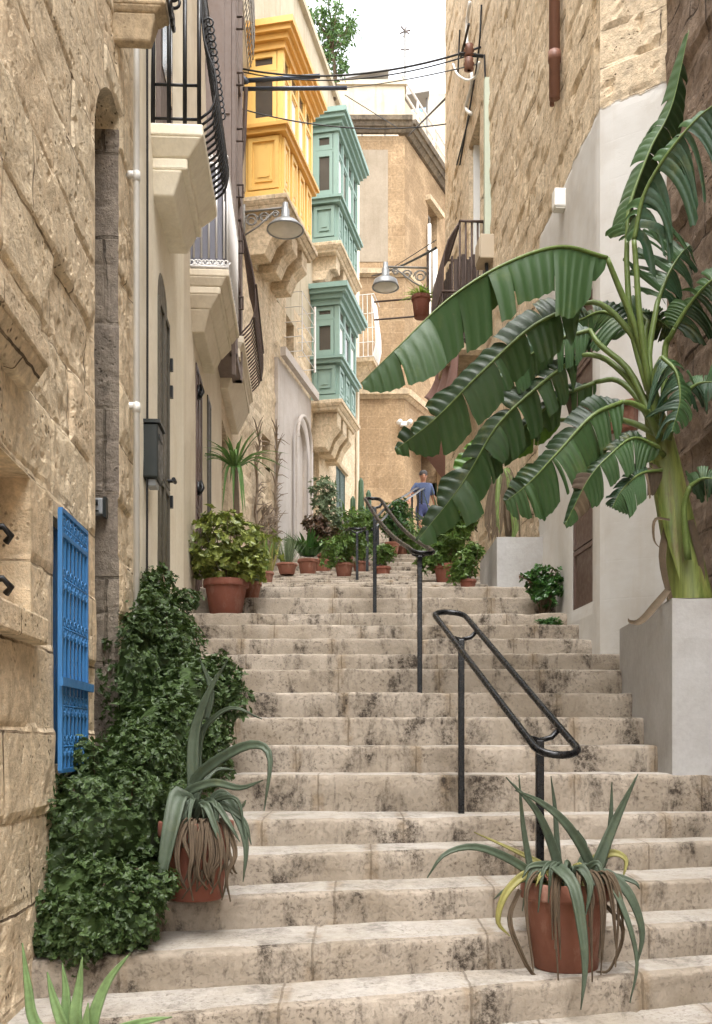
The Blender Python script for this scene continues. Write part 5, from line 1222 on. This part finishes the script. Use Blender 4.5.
mb = MB(); foliage(mb, [(V((.0, .0, .02)), (.24, .1, .05)), (V((.2, .3, .05)), (.15, .2, .08))], 220, .03, .018, 5); mb.build('foliage', 'ldark', gw)
wr = bush('small green shrub growing at the foot of white wall beside the small planter', [(P(543, 588, 8.15), (.13, .12, .12)), (P(536, 582, 8.15), (.08, .08, .07)), (P(547, 597, 8.1), (.11, .1, .08))], 330, .04, .024, 'ldark', (1.53, 8.15), name='weed_shrub', cat='shrub', seed=9)
mb = MB(); o = wr.location; mb.tube(spline([P(540, 590, 8.1)-o, P(528, 580, 8.1)-o, P(519, 576, 8.1)-o], 8), .006, 5); 
for k in range(9): one_leaf(mb, P(519+k*1.6, 576+k*.5, 8.1)-o, rdir(), V((0, 0, 1)), .035, .02)
mb.build('twig', 'lred', wr)
# withered plant in the small white box
wd = empty('withered_plant', V((1.33, 9.2, 1.7)), 0, 'withered brown stump with hanging dry leaves in the small white planter', 'plant'); o = wd.location
mb = MB(); mb.tube([P(512, 545, 9.2)-o, P(506, 500, 9.2)-o, P(500, 470, 9.2)-o], [.05, .045, .03], 8); mb.build('trunk', 'twig', wd, True)
for k in range(22):
    mb = MB(); x = rnd(485, 522); mb_ = [P(502, 475, 9.15)-o, P((x+502)/2, rnd(468, 480), 9.05)-o, P(x, rnd(505, 525), 9.0)-o, P(x+rnd(-4, 4), rnd(530, 548), 9.0)-o]; blade(mb, mb_, rnd(.03, .06), n=9); mb.build('withered_leaf', 'ldry' if k % 4 else 'stem', wd, True)
# --- potted plants up the steps
GP = 'potted plants along the steps'
def potted(name, label, px, D, r, h, mat='terra', z=None, grp=GP, cat='potted plant'):
    x = (px-CX)/F*D; t = empty(name, (x, D, floor_z(x, D) if z is None else z), 0, label, cat, grp); k_ = .82 if D > 9 else 1; pot_mesh(t, r*k_, h*k_, mat); return t
def leafy(t, blobs, n, ln, w, mat, per=5, seed=1, lump=.3, stem=10):
    mb = MB(); bb = [(V(c), r) for c, r in blobs]; foliage(mb, bb, n, ln, w, per, seed=seed, lump=lump, inner=.55); mb.build('foliage', mat, t)
    st = MB(); stems(st, (0, 0, .05), bb, stem, .006); st.build('stems', 'bark', t)
random.seed(31)
t = potted('potted_jade_plant', 'big rounded yellow-green jade plant in a wide terracotta pot at the left of steps', 226, 8.15, .185, .285, 'terrad')
leafy(t, [(V((-.03, 0, .58)), (.30, .28, .26)), (V((.16, .05, .56)), (.22, .24, .26)), (V((-.2, 0, .46)), (.14, .2, .14)), (V((.0, 0, .4)), (.28, .25, .12)), (V((.22, -.05, .36)), (.15, .15, .12)), (V((-.02, .0, .75)), (.2, .2, .12))], 900, .046, .03, 'lcrass', 6, 3, .5)
t = potted('potted_yucca', 'spiky green yucca rising behind the jade plant', 235, 9.3, .16, .3)
mb = MB(); hz = P(0, 468, 9.3).z-t.location.z; mb.tube([(0, 0, .2), (.02, 0, hz*.5), (0, 0, hz)], [.035, .03, .028], 8); mb.build('trunk', 'bark', t, True)
tuft(t, (0, 0, hz), 42, .48, .035, 'lyuc', 1.6, 'leaves', .75, .7, .03)
for k in range(6):
    mb = MB(); x = rnd(-.12, .12); blade(mb, [V((0, -.03, hz)), V((x*.6, -.12, hz-.05)), V((x, -.15, hz-.45))], .035, n=8); mb.build('hanging_leaf', 'lyuc', t, True)
t = potted('potted_snake_plant', 'upright snake plant with yellow-edged leaves next to the jade plant', 266, 10.2, .10, .17); tuft(t, (0, 0, .14), 22, .42, .03, 'lmid', .3, 'leaves', 1, .1, .05)
tuft(t, (.02, 0, .14), 9, .45, .02, 'lagavey', .32, 'yellow_leaves', 1, .1, .06)
t = potted('potted_grey_herb', 'grey-green feathery herb in a low pot before the lilac portal', 287, 12.4, .16, .16); tuft(t, (0, 0, .13), 90, .42, .012, 'lros', .55, 'leaves', 1, .3, .1)
t = potted('potted_broadleaf', 'dark green broad-leaved bush in a terracotta pot before the arched door', 308, 13.2, .17, .25); tuft(t, (0, 0, .25), 70, .42, .075, 'ldark', 1.1, 'leaves', .9, .7, .1, seg=7)
t = potted('potted_dark_bush', 'purple-brown leaved bush standing behind the broad-leaved bush', 323, 14.6, .18, .26); leafy(t, [(V((-.1, 0, .72)), (.2, .2, .16)), (V((.05, 0, .52)), (.22, .22, .2))], 420, .06, .035, 'lred', 5, 4)
t = potted('potted_conifer', 'slender grey-green shrub leaning on the pale house wall', 326, 15.6, .17, .26); leafy(t, [(V((-.05, 0, 1.15)), (.22, .2, .3)), (V((.08, 0, .7)), (.3, .25, .3)), (V((.2, 0, .4)), (.22, .2, .25))], 520, .07, .025, 'lros', 6, 6)
t = potted('potted_fern', 'arching light green fern-like plant left of the third handrail', 347, 16.2, .16, .3); tuft(t, (0, 0, .55), 50, .5, .06, 'lmid', 1.2, 'leaves', .8, .8, .08)
t = potted('potted_cactus', 'tall columnar cactus at the far end of the pale house', 361, 17.2, .18, .3)
mb = MB()
for x, y, hh in ((0, 0, 1.35), (-.14, .05, 1.05), (.13, .02, 1.15), (.04, -.1, .85), (.2, .1, .8)): mb.tube([(x, y, .2), (x, y, hh*.6), (x, y, hh-.06), (x, y, hh)], [.05, .055, .045, .015], 9)
mb.build('stems', 'cactus', t, True)
t = potted('potted_shrub', 'light green straggly shrub among the posts of the third handrail', 344, 11.9, .14, .2); leafy(t, [(V((-.06, 0, .34)), (.2, .2, .16)), (V((.1, 0, .42)), (.2, .2, .22)), (V((.12, 0, .7)), (.14, .15, .15)), (V((-.1, 0, .22)), (.18, .15, .1))], 420, .055, .022, 'lmid', 5, 7)
t = potted('potted_shrub', 'larger bright green shrub behind the third handrail posts', 361, 14.6, .16, .22); leafy(t, [(V((0, 0, .45)), (.2, .2, .22)), (V((.06, 0, .75)), (.16, .16, .18))], 420, .06, .026, 'lmid', 5, 8)
t = potted('potted_shrub', 'dark leafy shrub beside the far handrail in mid stairway', 392, 17.0, .16, .24); leafy(t, [(V((0, 0, .5)), (.25, .25, .22)), (V((.12, 0, .75)), (.22, .2, .2))], 380, .07, .03, 'ldark', 5, 12)
t = potted('potted_shrub', 'small red pot with a low shrub right of the second handrail', 383, 13.6, .13, .22, 'terrad'); leafy(t, [(V((0, 0, .36)), (.18, .18, .14))], 160, .055, .026, 'lmid', 5, 13)
t = potted('potted_shrub', 'pale leafy shrub growing farthest up beside the curved handrail', 401, 17.4, .16, .24); leafy(t, [(V((0, 0, .5)), (.3, .25, .25)), (V((.2, 0, .3)), (.2, .2, .2))], 320, .075, .03, 'lmid', 5, 14)
t = potted('potted_bush', 'wide green bush in a brown pot along the right facade', 447, 10.4, .17, .3, 'terrad'); leafy(t, [(V((0, 0, .55)), (.24, .25, .24)), (V((-.14, 0, .35)), (.2, .2, .18)), (V((.1, .1, .72)), (.22, .2, .18))], 560, .06, .03, 'lmid', 5, 15)
t = potted('potted_spiky_plant', 'grey-green spiky plant behind the wide bush on right side', 446, 11.2, .16, .3); tuft(t, (0, 0, .3), 60, .75, .04, 'lros', .8, 'leaves', 1, .4, .1)
t = potted('potted_dark_bush', 'reddish-brown leaved shrub between the spiky plant and the small white planter', 455, 10.8, .16, .3); leafy(t, [(V((0, 0, .62)), (.2, .2, .2))], 200, .06, .04, 'lred', 5, 17)
t = potted('potted_shrub', 'small olive green shrub in a dark pot touching the small white planter', 468, 9.1, .095, .15, 'terrad'); leafy(t, [(V((0, 0, .28)), (.13, .13, .13)), (V((-.08, 0, .2)), (.12, .12, .1)), (V((.05, 0, .38)), (.1, .1, .08))], 300, .042, .022, 'lmid', 5, 18)
t = potted('potted_shrub', 'empty-looking small terracotta pot half hidden behind the jade plant', 250, 8.5, .1, .15); leafy(t, [(V((0, 0, .2)), (.08, .08, .08))], 60, .04, .022, 'lros', 5, 19)
# hanging fern pot on the right facade
fp = empty('fern_pot', P(421, 333, 14.4), 0, 'red pot of bright fern standing on the wall bracket at the right', 'potted plant'); pot_mesh(fp, .205, .62, 'terrad')
fp.location.z = P(418, 318, 14.4).z; tuft(fp, (0, 0, .55), 90, .42, .03, 'lfern', 1.3, 'fronds', .8, .9, .12, seg=7)
fp.scale = (.68, .68, .5)
# dry climbing plant
cl = empty('dry_climber', f4.A+f4.u*f4.u_(266)+f4.out*.05+V((0, 0, .6)), f4.th, 'leafless dry climbing plant framing the dark niche on rough stone', 'climbing plant')
mb = MB()
for px in (257, 275, 262, 268):
    pts = []
    for k in range(9):
        u, z = f4.hit(px+rnd(-1.5, 1.5), 560-(560-428)*k/8, .06); pts.append(V((u-f4.u_(266), -.06+.05+rnd(-.03, .02), z-.6)))
    if px in (262, 268): pts = pts[:4]
    mb.tube(spline(pts, 26), [.03-.0007*i for i in range(26)], 6)
    for k in range(60):
        p = spline(pts, 60)[k]; d = V((rnd(-1, 1), rnd(-1, .1)*.5, rnd(-.1, .7))).normalized()*rnd(.12, .32); mb.tube([p, p+d*.5+V((0, 0, .03)), p+d], [.011, .008, .003], 4)
mb.build('branches', 'twig', cl)
# rooftop tree
rt = empty('rooftop_tree', P(334, 84, 19.7), 0, 'small self-seeded tree growing from the roof edge above the green balcony', 'tree'); o = rt.location
mb = MB(); tp = [P(334, 100, 19.8)-o, P(335, 70, 19.7)-o, P(332, 45, 19.7)-o, P(336, 20, 19.7)-o]; mb.tube(spline(tp, 12), [.05-.003*i for i in range(12)], 7)
tips = []
for k in range(34):
    b = spline(tp, 20)[random.randint(5, 18)]; e = V((rnd(-.42, .42), rnd(-.4, .4), rnd(.05, .55))); e = b+e*(1.25 if k % 3 == 0 else .9); tips.append(e); mb.tube(spline([b, b.lerp(e, .5)+V((0, 0, -.03)), e], 6), [.018, .015, .012, .01, .008, .005], 5)
mb.build('trunk', 'bark', rt, True)
mb = MB()
for e in tips:
    for q in range(34):
        p = e+rdir()*rnd(0, .2)+V((0, 0, rnd(-.12, .05))); one_leaf(mb, p, rdir()+V((0, 0, -.3)), rdir(), rnd(.07, .12), rnd(.03, .05))
for k in range(260):
    p = P(333, 52, 19.7)-o+V((rnd(-1, 1)*.25, rnd(-1, 1)*.25, rnd(-1, 1)*.45)); one_leaf(mb, p, rdir(), rdir(), rnd(.08, .13), rnd(.03, .05))
mb.build('crown', 'lroof', rt)
# ------------------------------------------------------------------ person
px_, Dp = 423, 23.0; xp = (px_-CX)/F*Dp; zp = STEP[-1][0]+.052
pe = empty('person', (xp, Dp, zp), R(8), 'man in a blue-grey shirt and navy shorts descending with one hand on the far rail', 'person')
def skin_mesh(name, verts, edges, radii, mat, root, rootv=0, sub=2):
    me = bpy.data.meshes.new(name); me.from_pydata(verts, edges, []); me.materials.append(M[mat]); o = bpy.data.objects.new(name, me); COL.objects.link(o); o.parent = root
    sk = o.modifiers.new('skin', 'SKIN'); sk.use_smooth_shade = True; lay = me.skin_vertices[0].data
    for i, r in enumerate(radii): lay[i].radius = r if isinstance(r, tuple) else (r, r); lay[i].use_root = (i == rootv)
    ss = o.modifiers.new('sub', 'SUBSURF'); ss.levels = ss.render_levels = sub; return o
Vt, E_, Rd = [], [], []
def jv(p, r, par=None):
    Vt.append(p); Rd.append(r)
    if par is not None: E_.append((par, len(Vt)-1))
    return len(Vt)-1
pv = jv((0, 0, .92), (.14, .10)); s1 = jv((0, 0, 1.08), (.135, .09), pv); s2 = jv((0, -.02, 1.28), (.15, .105), s1); nk = jv((0, -.02, 1.43), .062, s2); n2 = jv((0, -.03, 1.49), .052, nk)
h1_ = jv((0, -.045, 1.56), (.075, .085), n2); h2_ = jv((0, -.045, 1.64), (.08, .095), h1_); h3_ = jv((0, -.04, 1.69), (.055, .065), h2_)
def arm(s, el, wr_, fw):
    sh = jv((s*.17, -.01, 1.385), .062, s2); e = jv(el, .042, sh); w = jv(wr_, .03, e); d = (V(wr_)-V(el)).normalized(); pm = V(wr_)+d*.05; p = jv(tuple(pm), (.036, .02), w)
    for k in range(4): f = pm+d*.04+V((fw[0]*(k-1.5), fw[1]*(k-1.5), 0))*.02; a = jv(tuple(f), .011, p); jv(tuple(f+d*(.05+.008*(k in (1, 2)))+V((0, 0, -.012))), .008, a)
    f = pm+V((-fw[0], -fw[1], 0))*.045; a = jv(tuple(f), .012, p); jv(tuple(f+d*.04), .009, a)
arm(-1, (-.31, -.06, 1.14), (-.37, -.26, .98), (1, 0)); arm(1, (.26, .04, 1.1), (.29, -.10, .88), (0, 1))
def leg(s, kn, an):
    hp = jv((s*.09, 0, .86), .088, pv); k = jv(kn, .058, hp); c_ = jv(tuple(V(kn).lerp(V(an), .35)+V((0, .02, 0))), .056, k); a = jv(an, .036, c_); h_ = jv((an[0], an[1]-.06, an[2]-.055), .036, a); jv((an[0]+s*.01, an[1]-.18, an[2]-.06), .026, h_)
leg(-1, (-.10, -.12, .50), (-.10, -.06, .095)); leg(1, (.10, -.02, .48), (.11, .12, .10))
skin_mesh('body', Vt, E_, Rd, 'skin', pe, 0)
skin_mesh('shirt', [(0, 0, .84), (0, 0, 1.1), (0, -.02, 1.28), (0, -.02, 1.41), (-.17, -.01, 1.39), (-.285, -.045, 1.2), (.17, -.01, 1.39), (.24, .03, 1.17)], [(0, 1), (1, 2), (2, 3), (2, 4), (4, 5), (2, 6), (6, 7)], [(.16, .12), (.155, .115), (.172, .138), (.085, .085), .085, .06, .085, .06], 'shirt', pe)
skin_mesh('shorts', [(0, 0, 1.02), (0, 0, .88), (-.095, -.02, .82), (-.105, -.11, .54), (.095, 0, .82), (.105, -.02, .52)], [(0, 1), (1, 2), (2, 3), (1, 4), (4, 5)], [(.15, .11), (.15, .115), .105, .085, .105, .085], 'shorts', pe)
hr = MB(); hr.lathe([(.09, -.02), (.098, .03), (.09, .075), (.06, .105), (.001, .118)], (0, -.03, 1.635), 16); hr.build('hair', 'hair', pe, True)
fc = MB()
for s in (-1, 1): fc.lathe([(.001, -.012), (.012, -.006), (.013, .002), (.001, .012)], (s*.032, -.128, 1.615), 8)
fc.build('eyes', 'hair', pe, True)
fc = MB(); fc.hexa([V((-.016, -.135, 1.565)), V((.016, -.135, 1.565)), V((.012, -.115, 1.57)), V((-.012, -.115, 1.57)), V((-.007, -.13, 1.61)), V((.007, -.13, 1.61)), V((.007, -.115, 1.61)), V((-.007, -.115, 1.61))])
for s in (-1, 1): fc.box(s*.082-.008, s*.082+.008, -.06, -.03, 1.575, 1.635)
fc.box(-.025, .025, -.132, -.115, 1.535, 1.545); fc.build('face', 'skin', pe, bevel=.004)
for q in ((-.10, -.14, .03), (.11, .04, .035)):
    sh = MB(); sh.lathe([(.001, -.03), (.045, -.03), (.05, -.005), (.042, .03), (.02, .045), (.001, .048)], (0, 0, 0), 14); sh.v = [(v[0]*.95+q[0], v[1]*2.4+q[1], v[2]+q[2]) for v in sh.v]; sh.build('shoe', 'shoe', pe, True)

sw_ = empty('step_weeds', P(553, 616, 7.62), 0, 'little green weeds in the corner of a step by the brown door', 'weeds')
sw_.location.z = floor_z(sw_.location.x, 7.75); sw_.location.y = 7.72
mb = MB(); foliage(mb, [(V((0, 0, .02)), (.1, .06, .03))], 60, .035, .02, 5); mb.build('foliage', 'ldark', sw_)
